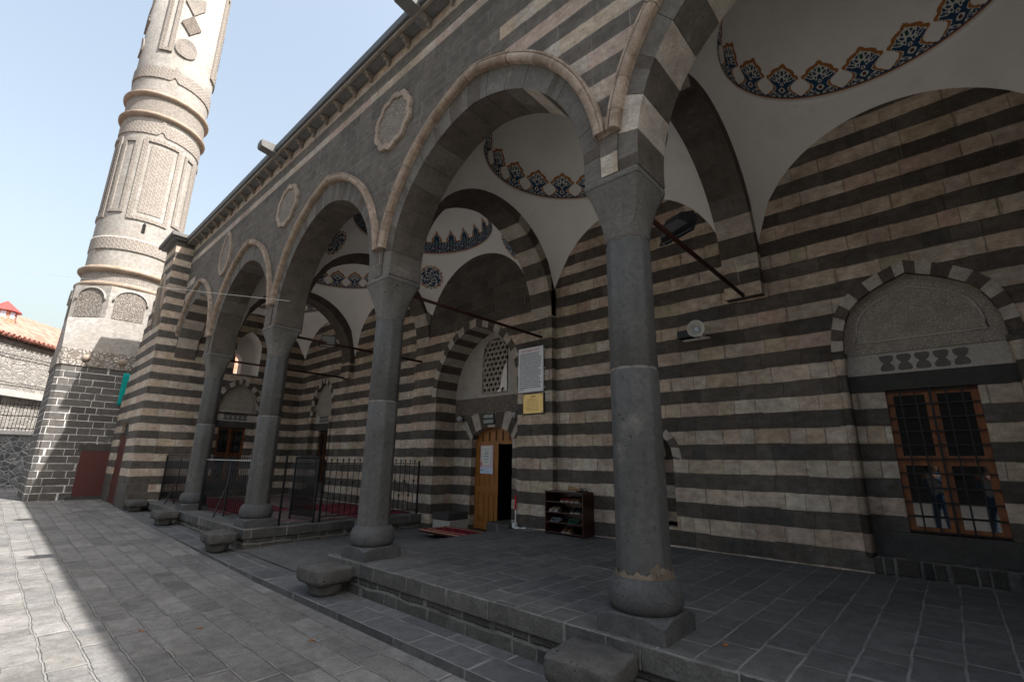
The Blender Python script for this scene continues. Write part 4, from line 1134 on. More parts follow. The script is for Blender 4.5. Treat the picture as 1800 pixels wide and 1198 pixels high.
# arched carved panels on the octagon
for q in range(8):
    p0, p1 = Vector(o8[q]), Vector(o8[(q+1)%8]); d = (p1-p0).normalized(); n_ = Vector((d.y, -d.x)); L = (p1-p0).length; mid = (p0+p1)/2
    f = lambda x, z, off=0., d=d, n_=n_, mid=mid: (MX+mid.x+d.x*x+n_.x*off, MY+mid.y+d.y*x+n_.y*off, z)
    lo = [(-L*.36, 6.02)]+pointed(-L*.36, L*.36, 6.62, 6.98, 8)+[(L*.36, 6.02)]
    pb_ = MB(); pb_.holes(lo, [], lambda x, z: f(x, z, .012)); o = pb_.build('carved_panel', M['carve_panel'], minaret)
    mo = MB(); mo.tube([f(x, z, .02) for x, z in pointed(-L*.40, L*.40, 6.6, 7.04, 8)], .032, 6); mo.build('arch_moulding', M['minaret'], o)
cyl = lambda r0, z0, r1, z1: [(r0, z0), (r1, z1)]
def ringband(name, mat, prof, n=96, parent=minaret):
    m_ = MB(); m_.lathe(prof, (MX, MY, 0), n, uvr=MR); return m_.build(name, mat, parent)
ringband('shaft', M['minaret'], [(MR+.015, 7.1), (MR, 12.), (MR-.01, 16.), (MR-.015, 22.), (.01, 22.01)])
def torus_prof(r, z, w): return [(r-.04, z-w), (r+w*.5, z-w*.85), (r+w, z-w*.3), (r+w*1.05, z+w*.2), (r+w*.6, z+w*.75), (r-.03, z+w)]
for z, w in ((7.22, .115), (7.79, .12)): ringband('cornice_ring', M['tan'], torus_prof(MR+.05, z, w))
ringband('inscription_band', M['carve_pale'], [(MR+.03, 7.30), (MR+.03, 7.70)])
ringband('raised_ring', M['minaret'], [(MR-.0, 8.52), (MR+.035, 8.52), (MR+.035, 9.02), (MR, 9.02)]); ringband('lattice_band', M['carve_lat'], [(MR+.037, 8.55), (MR+.037, 8.98)])  # slightly raised ring of the shaft's own stone, carrying the lattice band
for z in (14.05, 14.95): ringband('cornice_ring', M['tan'], torus_prof(MR+.02, z, .12))
ringband('inscription_band', M['carve_pale'], [(MR+.02, 14.15), (MR+.02, 14.85)])
def notched_band(z0, z1, th0):
    m_ = MB(); n = 120; r = MR+.03
    for q in range(n):
        t0, t1 = 2*PI*q/n, 2*PI*(q+1)/n
        def nd(t):
            k = (t-th0+PI) % (PI*.5) - PI*.25; return .22*max(0., 1-abs(k)/.10)
        P = [(MX+r*math.cos(t), MY+r*math.sin(t), z) for t, z in ((t0, z0+nd(t0)), (t1, z0+nd(t1)), (t1, z1+nd(t1)), (t0, z1+nd(t0)))]
        m_.poly(P, 0, [(MR*t0, z0), (MR*t1, z0), (MR*t1, z1), (MR*t0, z1)])
        Q = [(MX+(r-.035)*math.cos(t), MY+(r-.035)*math.sin(t), z0+nd(t)) for t in (t1, t0)]; m_.poly([P[1], P[0], (Q[1]), (Q[0])], 1)
    return m_.build('lattice_band', [M['carve_lat'], M['tan']], minaret)
notched_band(13.25, 13.72, R(-8)+PI*.25); notched_band(15.72, 16.2, R(-8)+PI*.25)
def curved_panel(th0, th1, z0, z1, off, mat, name, parent=minaret, frame=None, n=24):
    m_ = MB(); r = MR+off
    if frame is None:
        for q in range(n):
            t0, t1 = th0+(th1-th0)*q/n, th0+(th1-th0)*(q+1)/n
            m_.poly([(MX+r*math.cos(t), MY+r*math.sin(t), z) for t, z in ((t0,z0),(t1,z0),(t1,z1),(t0,z1))], 0, [(MR*t0,z0),(MR*t1,z0),(MR*t1,z1),(MR*t0,z1)])
    else:
        w = frame
        for (a0, a1, b0, b1) in ((th0, th1, z0, z0+w), (th0, th1, z1-w, z1), (th0, th0+w/MR, z0+w, z1-w), (th1-w/MR, th1, z0+w, z1-w)):
            k = max(1, int(abs(a1-a0)/.08))
            for q in range(k):
                t0, t1 = a0+(a1-a0)*q/k, a0+(a1-a0)*(q+1)/k
                P = [(t0,b0),(t1,b0),(t1,b1),(t0,b1)]; U = [(MR*t, z) for t, z in P]
                m_.poly([(MX+r*math.cos(t), MY+r*math.sin(t), z) for t, z in P], 0, U)
                for i in range(4):
                    (ta, za), (tb, zb) = P[i], P[(i+1)%4]
                    m_.poly([(MX+r*math.cos(ta), MY+r*math.sin(ta), za), (MX+r*math.cos(tb), MY+r*math.sin(tb), zb), (MX+(MR-.01)*math.cos(tb), MY+(MR-.01)*math.sin(tb), zb), (MX+(MR-.01)*math.cos(ta), MY+(MR-.01)*math.sin(ta), za)], 0)
    return m_.build(name, mat, parent)
T0 = R(-2)
for k in range(4):
    c_ = T0+k*PI/2
    pf = curved_panel(c_-.47, c_+.47, 9.75, 13.05, .05, M['carve_lat'], 'panel_frame', frame=.13)
    curved_panel(c_-.27, c_+.27, 10.05, 12.75, .022, M['carve_lat'], 'carved_field', pf)
    c2 = c_+PI/4
    pf = curved_panel(c2-.20, c2+.20, 9.95, 12.95, .05, M['carve_pale'], 'panel_frame', frame=.10)
    c3 = c_-.50
    pf = curved_panel(c3-.17, c3+.17, 17.0, 21.5, .05, M['carve_lat'], 'panel_frame', frame=.13)
def disc(th, z, shape, name, mat):
    m_ = MB(); r = MR+.05
    P = [(MX+r*math.cos(th+x/MR), MY+r*math.sin(th+x/MR), z+y) for x, y in shape]; U = [(MR*th+x, z+y) for x, y in shape]
    m_.poly(P, 0, U)
    for i in range(len(P)):
        p_, q = P[i], P[(i+1)%len(P)]; ins = lambda p_: (MX+(p_[0]-MX)*.955, MY+(p_[1]-MY)*.955, p_[2])
        m_.poly([p_, q, ins(q), ins(p_)], 0)
    return m_.build(name, mat, minaret)
for k in range(4):
    c_ = R(-2)+k*PI/2
    disc(c_, 17.35, [(.36*math.sin(2*PI*q/24), -.38*math.cos(2*PI*q/24)*(1 if math.cos(2*PI*q/24) > 0 else 1.25)) for q in range(24)], 'carved_teardrop', M['carve_pale'])
    disc(c_, 18.55, [(0,-.48),(.34,0),(0,.48),(-.34,0)], 'carved_diamond', M['carve_script'])
    disc(c_, 19.55, [(0,-.5),(.34,.05),(.30,.5),(-.30,.5),(-.34,.05)], 'carved_pendant', M['carve_pale'])
m_ = MB(); th = R(-4.5); r = MR+.012; P = [(-.05,9.28),(.05,9.28),(.05,9.62),(0,9.70),(-.05,9.62)]
m_.poly([(MX+r*math.cos(th+x/MR), MY+r*math.sin(th+x/MR), z) for x, z in P]); m_.build('slit_window', M['void'], minaret)
FXm = lambda d: (lambda y, z: (MX+MA+d, y, z))
b = MB(); b.prism([(2.12,.37),(2.83,.37),(2.83,1.73),(2.12,1.73)], FXm(.03), FXm(-.05)); b.prism([(2.05,1.735),(2.9,1.735),(2.9,1.93),(2.05,1.93)], FXm(.02), FXm(-.05), 1); b.prism([(2.0,.24),(2.95,.24),(2.95,.365),(2.0,.365)], FXm(.05), FXm(-.05), 1)
b.build('door', [M['maroon'], M['lintel']], minaret, bevel=.008)
b = MB(); nx = 7; ny = 10; ids = [[b.add([(MX+MA+.05+.012*math.sin(i*1.7), 2.72+.3*i/nx, 3.2+1.06*j/ny)]) for j in range(ny+1)] for i in range(nx+1)]
for i in range(nx):
    for j in range(ny): b.face((ids[i][j], ids[i+1][j], ids[i+1][j+1], ids[i][j+1]), 0, None, True)
o = b.build('curtain', M['teal'], smooth_angle=None); o.modifiers.new('s', 'SOLIDIFY').thickness = .01
tag(o, 'teal green cloth hanging on the minaret base beside the pier', 'curtain')

# ---------------- stone benches at the foot of the columns
def bench(name, x, y, z, hx, hy, h, rz, label, seed):
    rnd = random.Random(seed); root = thing(name, (x, y, z), label, 'stone seat', 'stone seats at the foot of the columns', rz)
    from mathutils import noise as _n
    def blob(prof, nm, sq, wob):
        m_ = MB(); n = 72; rings = []
        ph = [rnd.uniform(0, 6.28) for _ in range(4)]
        for k, (u, zz) in enumerate(prof):
            P = []
            for q in range(n):
                th = 2*PI*q/n; ct, st = math.cos(th), math.sin(th)
                rr = (abs(ct)**sq+abs(st)**sq)**(-1/sq)
                rr *= u*(1+wob*math.sin(3*th+ph[0])+wob*.7*math.sin(5*th+ph[1]+k*.3)+rnd.uniform(-wob, wob)*.4)
                P.append((hx*rr*ct, hy*rr*st, zz+rnd.uniform(-1, 1)*wob*.05))
            rings.append(m_.add(P))
        for a_, c_ in zip(rings, rings[1:]):
            for q in range(n): m_.face((a_+q, a_+(q+1)%n, c_+(q+1)%n, c_+q), 0, None, True)
        m_.face([rings[0]+q for q in range(n)][::-1]); m_.face([rings[-1]+q for q in range(n)], 0, None, True)
        m_.v = [tuple(Vector(v_)+Vector((v_[0], v_[1], 0)).normalized()*(.016*_n.noise(Vector(v_)*9+Vector((seed*7,0,0)))+.007*_n.noise(Vector(v_)*30))+Vector((0,0,.012*_n.noise(Vector(v_)*8+Vector((0,seed*5,0)))*(1 if v_[2] > h*.5 else 0)))) for v_ in m_.v]
        me = m_.build(nm, M['bench']); me.parent = root; return me
    blob([(.58,0),(.64,.01),(.70,h*.16),(.72,h*.3),(.80,h*.42)], 'foot', 2.6, .014)
    blob([(.80,h*.425),(.88,h*.45),(.96,h*.53),(.985,h*.62),(1.,h*.78),(.995,h*.93),(.985,h*.975),(.955,h*1.0),(.4,h*1.01)], 'top_slab', 14.0, .010)
    return root
bench('stone_bench', -2.0, 3.02, .07, .255, .215, .285, R(8), 'rounded grey stone block seat against the nearest column base', 1)
bench('stone_bench', -5.70, 3.03, .07, .275, .235, .30, R(3), 'stone block seat with a worn white speckled top, in front of the second nearest column', 2)
bench('stone_bench', -9.25, 2.95, .10, .30, .21, .29, R(-2), 'flat topped stone seat on a narrow foot by the third column, beside the carpeted platform', 3)
bench('stone_bench', -13.0, 3.0, .15, .31, .20, .29, R(2), 'small stone seat by the fourth column, in front of the black railings', 4)
bench('stone_bench', -16.05, 3.02, .20, .34, .20, .27, R(0), 'low dark stone seat tucked against the striped end pier', 5)

# ---------------- iron railings
def railing(name, p0, p1, z0, z1, nbars, label, finial, group='black iron railings', knots=False, white_top=False, brace=None):
    p0, p1 = Vector(p0), Vector(p1); root = thing(name, (*((p0+p1)/2).to_2d(), z0), label, 'railing', group)
    d = (p1-p0); L = d.length; d.normalize()
    P = lambda s_, z: (p0.x+d.x*s_, p0.y+d.y*s_, z)
    r_ = MB(); zr = z1-.06; r_.bar(P(0, zr), P(L, zr), .026, d=.014); r_.build('top_rail', M['rail_white'] if white_top else M['iron'], root)
    r_ = MB(); r_.bar(P(0, z0+.10), P(L, z0+.10), .026, d=.014); r_.build('bottom_rail', M['iron'], root)
    for s_ in (0, L): r_ = MB(); r_.bar(P(s_, z0), P(s_, z1), .032); r_.build('post', M['iron'], root)
    r_ = MB()
    for k in range(1, nbars):
        s_ = L*k/nbars; r_.tube([P(s_, z0+.10), P(s_, z1-.02)], .0075, 6)
        if finial == 'spear':
            i = r_.add([P(s_-.012, z1-.02), P(s_+.012, z1-.02), P(s_, z1+.05)]); r_.face((i, i+1, i+2)); q = Vector(P(s_, z1-.02)); n_ = Vector((-d.y, d.x, 0))*.012
            r_.poly([q-n_, q+n_, P(s_, z1+.05)])
        else:
            r_.tube([P(s_, z1-.03), P(s_, z1-.01), P(s_, z1+.01), P(s_, z1+.025)], [.006, .018, .016, .003], 8)
        if knots:
            zk = z0+(z1-z0)*(.62 if k % 2 else .36)
            r_.tube([P(s_, zk-.035), P(s_, zk-.015), P(s_, zk+.015), P(s_, zk+.035)], [.008, .022, .022, .008], 8)
    r_.build('bars', M['iron'], root)['kind'] = 'stuff' if nbars > 100 else 'part'
    if brace:
        s_, dx, dy = brace; r_ = MB(); q = P(s_, z0+.62); r_.bar(q, (q[0]+dx, q[1]+dy, z0+.005), .022); r_.bar(P(s_, z0), P(s_, z1-.06), .03); r_.build('brace', M['iron'], root)
    return root
railing('railing', (-12.89, 3.62, 0), (-9.72, 3.62, 0), ZP, 1.60, 33, 'black spear topped iron railing between the third and fourth columns, white along its top rail', 'spear', white_top=True, brace=(1.62, .10, -.22))
railing('railing', (-16.40, 3.60, 0), (-13.50, 3.60, 0), ZP, 1.64, 31, 'black spear topped iron railing between the fourth column and the striped end pier', 'spear', brace=(1.45, .10, -.22))
railing('railing', (-9.15, 4.62, 0), (-9.15, 6.90, 0), ZP, 1.58, 18, 'open black railing with ball tips and knots along the carpeted platform edge', 'ball', knots=True)
railing('iron_gate', (-9.15, 4.50, 0), (-9.95, 4.40, 0), ZP, 1.62, 22, 'narrow black iron gate leaf swung open at the edge of the carpeted platform', 'ball', None)['category'] = 'gate'
b = MB(); b.bar((-9.13, 3.86, ZP), (-9.13, 3.86, 1.62), .03); b.tube([(-9.13,3.86,1.61),(-9.13,3.86,1.63),(-9.13,3.86,1.66)], [.012,.022,.004], 8)
tag(b.build('gate_post', M['iron'], loc=(-9.13, 3.86, ZP)), 'slim black iron post standing just behind the third column', 'post')

# ---------------- carpets
def carpet(name, x0, x1, y0, y1, z, mat, label, fringe=None, th=.012):
    root = thing(name, ((x0+x1)/2, (y0+y1)/2, z), label, 'rug'); b = MB(); nx, ny = 14, 14; rnd = random.Random(int(x0*7))
    ids = [[b.add([(x0+(x1-x0)*i/nx, y0+(y1-y0)*j/ny, z+th+.004*math.sin(i*1.3+j)+rnd.uniform(0, .003))]) for j in range(ny+1)] for i in range(nx+1)]
    for i in range(nx):
        for j in range(ny): b.face((ids[i][j], ids[i+1][j], ids[i+1][j+1], ids[i][j+1]), 0, None, True)
    o = b.build('pile', mat, root); o.modifiers.new('s', 'SOLIDIFY').thickness = th
    if fringe: 
        b = MB(); b.box(x0, x1, y0-.05, y0, z+.001, z+.014); b.build('fringe', M['fringe'], root)
        b = MB()
        for (a0, a1, c0, c1) in ((x0+.08, x1-.08, y0+.08, y0+.11), (x0+.08, x1-.08, y1-.11, y1-.08), (x0+.08, x0+.11, y0+.11, y1-.11), (x1-.11, x1-.08, y0+.11, y1-.11)): b.box(a0, a1, c0, c1, z+th+.004, z+th+.010)
        b.build('woven_border', M['fringe'], root)
    return root
carpet('carpet', -11.5, -9.35, 4.15, 5.55, ZP+.002, M['rug_beige'], 'faded beige and rose patterned carpet at the platform edge by the gate')
carpet('carpet', -12.4, -9.45, 5.60, 6.95, ZP+.002, M['rug_red'], 'bright red carpet along the wall, behind the open railing')
carpet('carpet', -16.2, -12.5, 5.3, 6.95, ZP+.002, M['rug_beige'], 'faded rose carpet lying in the far corner under the barred windows')
carpet('carpet', -16.2, -11.6, 3.8, 5.25, ZP+.002, M['rug_red'], 'red carpet lying behind the two spear topped railings')
carpet('doormat', -8.02, -6.35, 6.20, 6.84, .262, M['rug_door'], 'dark red patterned rug with a tan fringe in front of the wooden door', fringe=True)

st_ = thing('wooden_step', (-7.2, 6.55, .12), 'low dark wooden step under the dark red door rug', 'step')
b = MB(); b.box(-8.05, -6.32, 6.16, 6.95, .225, .26); b.build('top_board', M['wood_dark'], st_)
for x_ in (-7.95, -6.5):
    for y_ in (6.5, 6.85): b = MB(); b.box(x_, x_+.07, y_, y_+.07, .11, .224); b.build('leg', M['wood_dark'], st_)

# ---------------- shoes and shoe rack
rack = thing('shoe_rack', (-4.945, 6.9, ZP), 'dark brown wooden shoe rack with four open shelves against the striped wall', 'shoe rack')
x0, x1, y0, y1, z0, z1 = -5.34, -4.55, 6.76, 7.08, ZP+.005, 1.12
for (nm, bx) in (('side_panel', (x0, x0+.022, y0, y1, z0, z1-.022)), ('side_panel', (x1-.022, x1, y0, y1, z0, z1-.022)), ('top_panel', (x0-.004, x1+.004, y0-.004, y1, z1-.022, z1)), ('back_panel', (x0+.022, x1-.022, y1-.012, y1, z0, z1-.024))):
    b = MB(); b.box(*bx); b.build(nm, M['wood_dark'], rack, bevel=.004)
SH = [z0+.035, z0+.195, z0+.355, z0+.525]
for z in SH:
    b = MB(); b.box(x0+.023, x1-.023, y0+.004, y1-.013, z-.018, z); b.build('shelf', M['wood_dark'], rack, bevel=.003)
def shoe(x, y, z, rz, mat, label, kind='shoe', cat='shoe', group=None):
    root = thing('sandal' if kind == 'sandal' else 'shoe', (x, y, z), label, cat, group, rz); L = .235
    secs = [(-.5,.030,.062),(-.42,.036,.074),(-.25,.036,.070),(-.05,.034,.058),(.12,.041,.045),(.3,.045,.038),(.42,.037,.031),(.5,.014,.018)]
    b = MB(); n = 14; prev = None
    for k, (u, w, h) in enumerate(secs):
        hh = h if kind == 'shoe' else .016
        P = []
        for q in range(n):
            th = 2*PI*q/n; P.append((L*u, w*math.cos(th), max(.006, .012+hh*.5+hh*.5*math.sin(th)) if kind == 'shoe' else .008+.008*math.sin(th)))
        i = b.add(P)
        if prev is not None:
            for q in range(n): b.face((prev+q, prev+(q+1)%n, i+(q+1)%n, i+q), 0, None, True)
        else: b.face([i+q for q in range(n)][::-1])
        prev = i
    b.face([prev+q for q in range(n)])
    o = b.build('upper' if kind == 'shoe' else 'footbed', mat); o.parent = root
    if kind == 'shoe':
        s_ = MB(); P = [(L*u, w*1.06) for u, w, h in secs]; lo = P+[(x_, -y_) for x_, y_ in P[::-1]]
        s_.prism(lo, lambda a_, c_: (a_, c_, 0.), lambda a_, c_: (a_, c_, .014)); o = s_.build('sole', M['sole']); o.parent = root
        s_ = MB(); s_.lathe([(.001,.0),(.8,.0),(1.,.004)], (0,0,0), 16)
        s_.v = [(-.075+.048*x_, .024*y_, .074+z_) for x_, y_, z_ in s_.v]; o = s_.build('opening', M['void']); o.parent = root
    else:
        for u in (.18, -.12):
            s_ = MB(); s_.tube([(L*u, .042*math.cos(PI*k/8), .012+.045*math.sin(PI*k/8)) for k in range(9)], .007, 6); o = s_.build('strap', mat); o.parent = root
    return root
zt = z1+.002
shoe(-4.80, 6.90, zt, R(15), M['shoe_tan'], 'tan shoe on top of the dark wooden rack, left of the black sandal')
shoe(-4.66, 6.92, zt, R(70), M['shoe_black'], 'black strappy sandal on top of the dark wooden rack', 'sandal', 'sandal')
def pair(x, z, mat, what, kind='shoe', rz=R(-82)):
    for q, dx in enumerate((0, .095)): shoe(x+dx, 6.885, z+.001, rz+R(5*q), mat, 'one of the %s on the wooden rack' % what, kind, 'sandal' if kind == 'sandal' else 'shoe', what+' on the shoe rack')
pair(-5.00, SH[3], M['shoe_red'], 'red shoes'); pair(-4.80, SH[3], M['shoe_brown'], 'brown shoes'); pair(-5.24, SH[2], M['shoe_beige'], 'beige shoes'); pair(-4.80, SH[2], M['shoe_black'], 'black shoes')
pair(-5.22, SH[1], M['shoe_grey'], 'grey sandals', 'sandal'); pair(-4.86, SH[1], M['shoe_green'], 'green sandals', 'sandal'); pair(-4.98, SH[0], M['shoe_brown'], 'dark brown shoes')
shoe(-5.68, 6.80, ZP+.002, R(25), M['shoe_grey'], 'single grey slipper lying on the platform floor left of the shoe rack', 'sandal', 'sandal')
shoe(-8.10, 6.55, .122, R(160), M['shoe_tan'], 'tan shoe on the lower floor beside the door rug')
shoe(-7.60, 6.42, .118, R(175), M['shoe_black'], 'black shoe half hidden by the platform edge, in front of the door rug')
for x, y in ((-6.02, 6.82), (-5.93, 6.88)):
    b = MB(); b.obox((x, y, ZP+.014), (1,.3,.1), (-.3,1,0), (0,0,1), .055, .03, .012); o = b.build('paper_scrap', M['paper'], loc=(x, y, ZP+.002), bevel=.004)
    tag(o, 'crumpled white paper scrap on the floor right of the doorway', 'paper', 'paper scraps by the doorway')
b = MB(); b.tube([(-6.16, 6.93, .20), (-6.19, 6.95, .98)], .012, 8); b.tube([(-6.185, 6.947, .72), (-6.19, 6.95, .985)], .018, 8, 1); b.box(-6.19, -6.12, 6.86, 6.94, .42, .5, 0)
tag(b.build('squeegee', [M['paper'], M['red_ink']], loc=(-6.16, 6.93, .2)), 'thin pole with a red upper end leaning right of the doorway', 'pole')

# ---------------- signs
def text_rows(mb, f, x0, x1, z0, z1, rows, rnd, mi=0, h=.5, last=1.):
    dz = (z1-z0)/rows
    for r_ in range(rows):
        zc = z1-dz*(r_+.5); x = x0; end = x0+(x1-x0)*(last if r_ == rows-1 else rnd.uniform(.86, 1.))
        while x < end-.01:
            w = min(rnd.uniform(.012, .05), end-x); mb.poly([f(x, zc-dz*h/2), f(x+w, zc-dz*h/2), f(x+w, zc+dz*h/2), f(x, zc+dz*h/2)], mi); x += w+rnd.uniform(.006, .010)
def writing(body, size, mat, parent, x, y, z, rot, ext=.0, width=None):
    cu = bpy.data.curves.new('lettering', 'FONT'); cu.body = body; cu.size = size; cu.align_x = 'CENTER'; cu.align_y = 'CENTER'; cu.extrude = ext
    tmp = bpy.data.objects.new('tmp', cu); COL.objects.link(tmp); bpy.context.view_layer.update()
    me = bpy.data.meshes.new_from_object(tmp.evaluated_get(bpy.context.evaluated_depsgraph_get())); bpy.data.objects.remove(tmp); bpy.data.curves.remove(cu)
    if width and len(me.vertices):
        xs = [v_.co.x for v_ in me.vertices]; k = width/(max(xs)-min(xs))
        for v_ in me.vertices: v_.co.x *= k
    me.name = 'lettering'; me.materials.clear(); me.materials.append(mat); o = bpy.data.objects.new('lettering', me); COL.objects.link(o)
    o.parent = parent; o.location = Vector((x, y, z))-parent.location; o.rotation_euler = rot; return o
rnd = random.Random(4)
sg = thing('wall_sign', (-5.82, 6.93, 2.9), 'large white information board with red heading and rows of dark text beside the door', 'sign')
b = MB(); b.box(-6.135, -5.505, 6.93, 6.955, 2.905, 3.79); b.build('board', M['white'], sg, bevel=.004)
b = MB()
for z in (2.98, 3.35, 3.72): b.box(-5.53, -5.49, 6.956, 6.979, z-.015, z+.015); b.box(-6.15, -6.11, 6.956, 6.979, z-.015, z+.015)
b.build('bracket', M['off_white'], sg)
b = MB(); text_rows(b, F(6.9285), -6.10, -5.545, 2.935, 3.685, 19, rnd, 0, .42, .2); b.build('text_lines', M['ink'], sg)
writing('SAFA (PARLI) CAMİİ', .06, M['red_ink'], sg, -5.82, 6.9280, 3.728, (PI/2, 0, 0), width=.46)
gp = thing('brass_plaque', (-5.765, 6.93, 2.49), 'polished gold plaque with engraved lines under the white board', 'plaque')
b = MB(); b.box(-6.012, -5.52, 6.945, 6.955, 2.495, 2.862); b.build('plate', M['brass'], gp, bevel=.003)
b = MB(); b.box(-6.03, -5.495, 6.956, 6.979, 2.475, 2.875); b.build('backing', M['black'], gp)
b = MB(); text_rows(b, F(6.9435), -5.93, -5.60, 2.545, 2.78, 10, rnd, 0, .28); b.poly([F(6.9435)(x, z) for x, z in ((-5.82,2.805),(-5.70,2.805),(-5.70,2.825),(-5.82,2.825))]); b.build('engraving', M['brass_ink'], gp)
b = MB()
for x in (-5.99, -5.542):
    for z in (2.52, 2.84): b.box(x-.008, x+.008, 6.94, 6.945, z-.008, z+.008)
b.build('screw', M['brass_ink'], gp)
ds = thing('door_sign', (-7.56, 7.5, 2.38), 'small dark green sign with pale lettering above the wooden door', 'sign')
b = MB(); b.box(-7.75, -7.375, 7.545, 7.572, 2.395, 2.645); b.build('panel', M['sign_green'], ds, bevel=.004)
b = MB()
for x in (-7.715, -7.555):
    for z in (2.415, 2.53):
        xx = x
        while xx < x+.135: w = rnd.uniform(.012, .03); b.poly([F(7.5435)(*q) for q in ((xx,z+.01+rnd.uniform(0,.01)),(xx+w,z+.01),(xx+w,z+.085+rnd.uniform(-.01,.01)),(xx,z+.085))]); xx += w+.008
b.build('lettering', M['sign_pale'], ds)
po = thing('poster', (-7.72, yd-.11, 1.4), 'paper poster in pale pink and blue taped on the wooden door leaf', 'poster')
LP = lambda d: (lambda u, z: lp(u, z, d))
def pq(mb, u0, u1, z0, z1, d, mi): mb.poly([lp(u0,z0,d), lp(u1,z0,d), lp(u1,z1,d), lp(u0,z1,d)], mi)
b = MB(); pq(b, .20, .78, 1.33, 1.94, .0245, 0); pq(b, .28, .66, 1.52, 1.92, .0255, 1); pq(b, .20, .78, 1.33, 1.46, .0255, 2)
b.build('sheet', [M['pink'], M['cream'], M['paleblue']], po)
b = MB()
for z, u0, u1, h_ in ((1.855,.32,.62,.012),(1.80,.40,.55,.018),(1.755,.38,.58,.022),(1.70,.35,.60,.022),(1.645,.36,.60,.014),(1.60,.4,.56,.008),(1.57,.4,.56,.008),(1.40,.25,.36,.03),(1.37,.44,.60,.01)):
    u = u0
    while u < u1: w = rnd.uniform(.02,.05); pq(b, u, min(u+w, u1), z-h_/2, z+h_/2, .0265, 0); u += w+.012
b.build('print', M['blueink'], po)
b = MB(); pq(b, .22, .275, 1.50, 1.58, .0262, 0); b.build('red_flower', M['red_ink'], po)

# ---------------- lamps, loudspeaker
def globe(x, label):
    root = thing('globe_lamp', (x, 7.5, 2.55), label, 'lamp', 'globe lamps beside the portal door'); b = MB()
    b.lathe([(.001,-.075)]+[(.075*math.cos(a_), .075*math.sin(a_)) for a_ in [-PI/2+PI*k/12 for k in range(1, 12)]]+[(.001,.075)], (x, 7.49, 2.555), 20); b.build('globe', M['globe'], root)
    b = MB(); b.tube([(x, 7.55, 2.555), (x, 7.575, 2.555)], .04, 12); b.build('holder', M['black'], root)
globe(-8.47, 'small grey globe lamp left of the green door sign'); globe(-6.73, 'small grey globe lamp right of the green door sign, near the gold plaque')
def floodlight(c, fwd, up, s_, label):
    c = Vector(c); fwd = Vector(fwd).normalized(); up = Vector(up); rt = fwd.cross(up).normalized(); up = rt.cross(fwd).normalized()
    root = thing('floodlight', c, label, 'floodlight'); b = MB(); b.obox(c, rt, fwd, up, .17*s_, .05*s_, .12*s_)
    i = b.add([c-fwd*.12*s_+rt*sx*.09*s_+up*sz*.06*s_ for sx, sz in ((-1,-1),(1,-1),(1,1),(-1,1))]); j = b.add([c-fwd*.051*s_+rt*sx*.16*s_+up*sz*.11*s_ for sx, sz in ((-1,-1),(1,-1),(1,1),(-1,1))])
    for q in range(4): b.face((i+q, i+(q+1)%4, j+(q+1)%4, j+q))
    b.face((i+3,i+2,i+1,i)); b.build('housing', M['black'], root, bevel=.006)
    b = MB(); b.poly([c+fwd*.0515*s_+rt*sx*.145*s_+up*sz*.095*s_ for sx, sz in ((-1,-1),(1,-1),(1,1),(-1,1))]); b.build('glass', M['lampglass'], root)
    b = MB(); b.bar(c+rt*.19*s_, c+rt*.19*s_-up*.17*s_, .018); b.bar(c-rt*.19*s_, c-rt*.19*s_-up*.17*s_, .018); b.bar(c+rt*.19*s_-up*.17*s_, c-rt*.19*s_-up*.17*s_, .018); b.build('bracket', M['iron'], root)
floodlight((-1.85, 4.78, 4.16), (.25, .80, -.55), (0, .5, 1), 1.1, 'black floodlight clamped on the tie rod of the nearest column')
floodlight((-9.40, 4.52, 3.52+.64-.16+.03-.0), (.9, -.42, -.1), (0, 0, 1), .85, 'black floodlight with a grey glass facing out, on the farther tie rod')
ls = thing('loudspeaker', (-2.62, 7.05, 3.5), 'off white horn loudspeaker fixed on the striped wall beside the nearest column', 'loudspeaker')
b = MB(); c0 = Vector((-2.50, 6.84, 3.55)); ax = Vector((.10, -1, -.08)).normalized(); xx = ax.cross(Vector((0,0,1))).normalized(); yy = xx.cross(ax)
def hornprof(prof, nm, mat, n=28):
    m_ = MB(); rings = [m_.add([c0+ax*t_+r_*(math.cos(2*PI*q/n)*xx+math.sin(2*PI*q/n)*yy) for q in range(n)]) for r_, t_ in prof]
    for a_, c_ in zip(rings, rings[1:]):
        for q in range(n): m_.face((a_+q, a_+(q+1)%n, c_+(q+1)%n, c_+q), 0, None, True)
    m_.build(nm, mat, ls)
hornprof([(.02,-.14),(.05,-.14),(.05,-.07),(.06,-.03),(.09,.04),(.122,.075),(.128,.078),(.118,.072),(.08,.03),(.05,-.03),(.03,-.05),(.001,-.05)], 'horn', M['off_white'])
hornprof([(.02,-.05),(.034,-.0),(.036,.02),(.001,.03)], 'driver_cone', M['paleblue'])
b = MB(); b.box(-2.80, -2.40, 7.02, 7.118, 3.445, 3.46); b.box(-2.52, -2.48, 6.96, 7.118, 3.46, 3.53); b.build('bracket', M['off_white'], ls)
b = MB(); b.box(-2.86, -2.64, 6.95, 7.10, 3.485, 3.60)
tag(b.build('speaker_box', M['black'], loc=(-2.75, 7.02, 3.485), bevel=.01), 'small black box beside the off white horn loudspeaker on the wall', 'speaker')
b = MB(); b.tube([(-1.93, 6.972, 4.62), (-1.90, 6.968, 4.50), (-1.88, 6.968, 4.2), (-1.87, 6.97, 4.02)], .007, 6)
tag(b.build('cable', M['off_white'], loc=(-1.88, 6.97, 4.3)), 'thin pale cable running down to the tie rod end on the striped wall', 'cable')

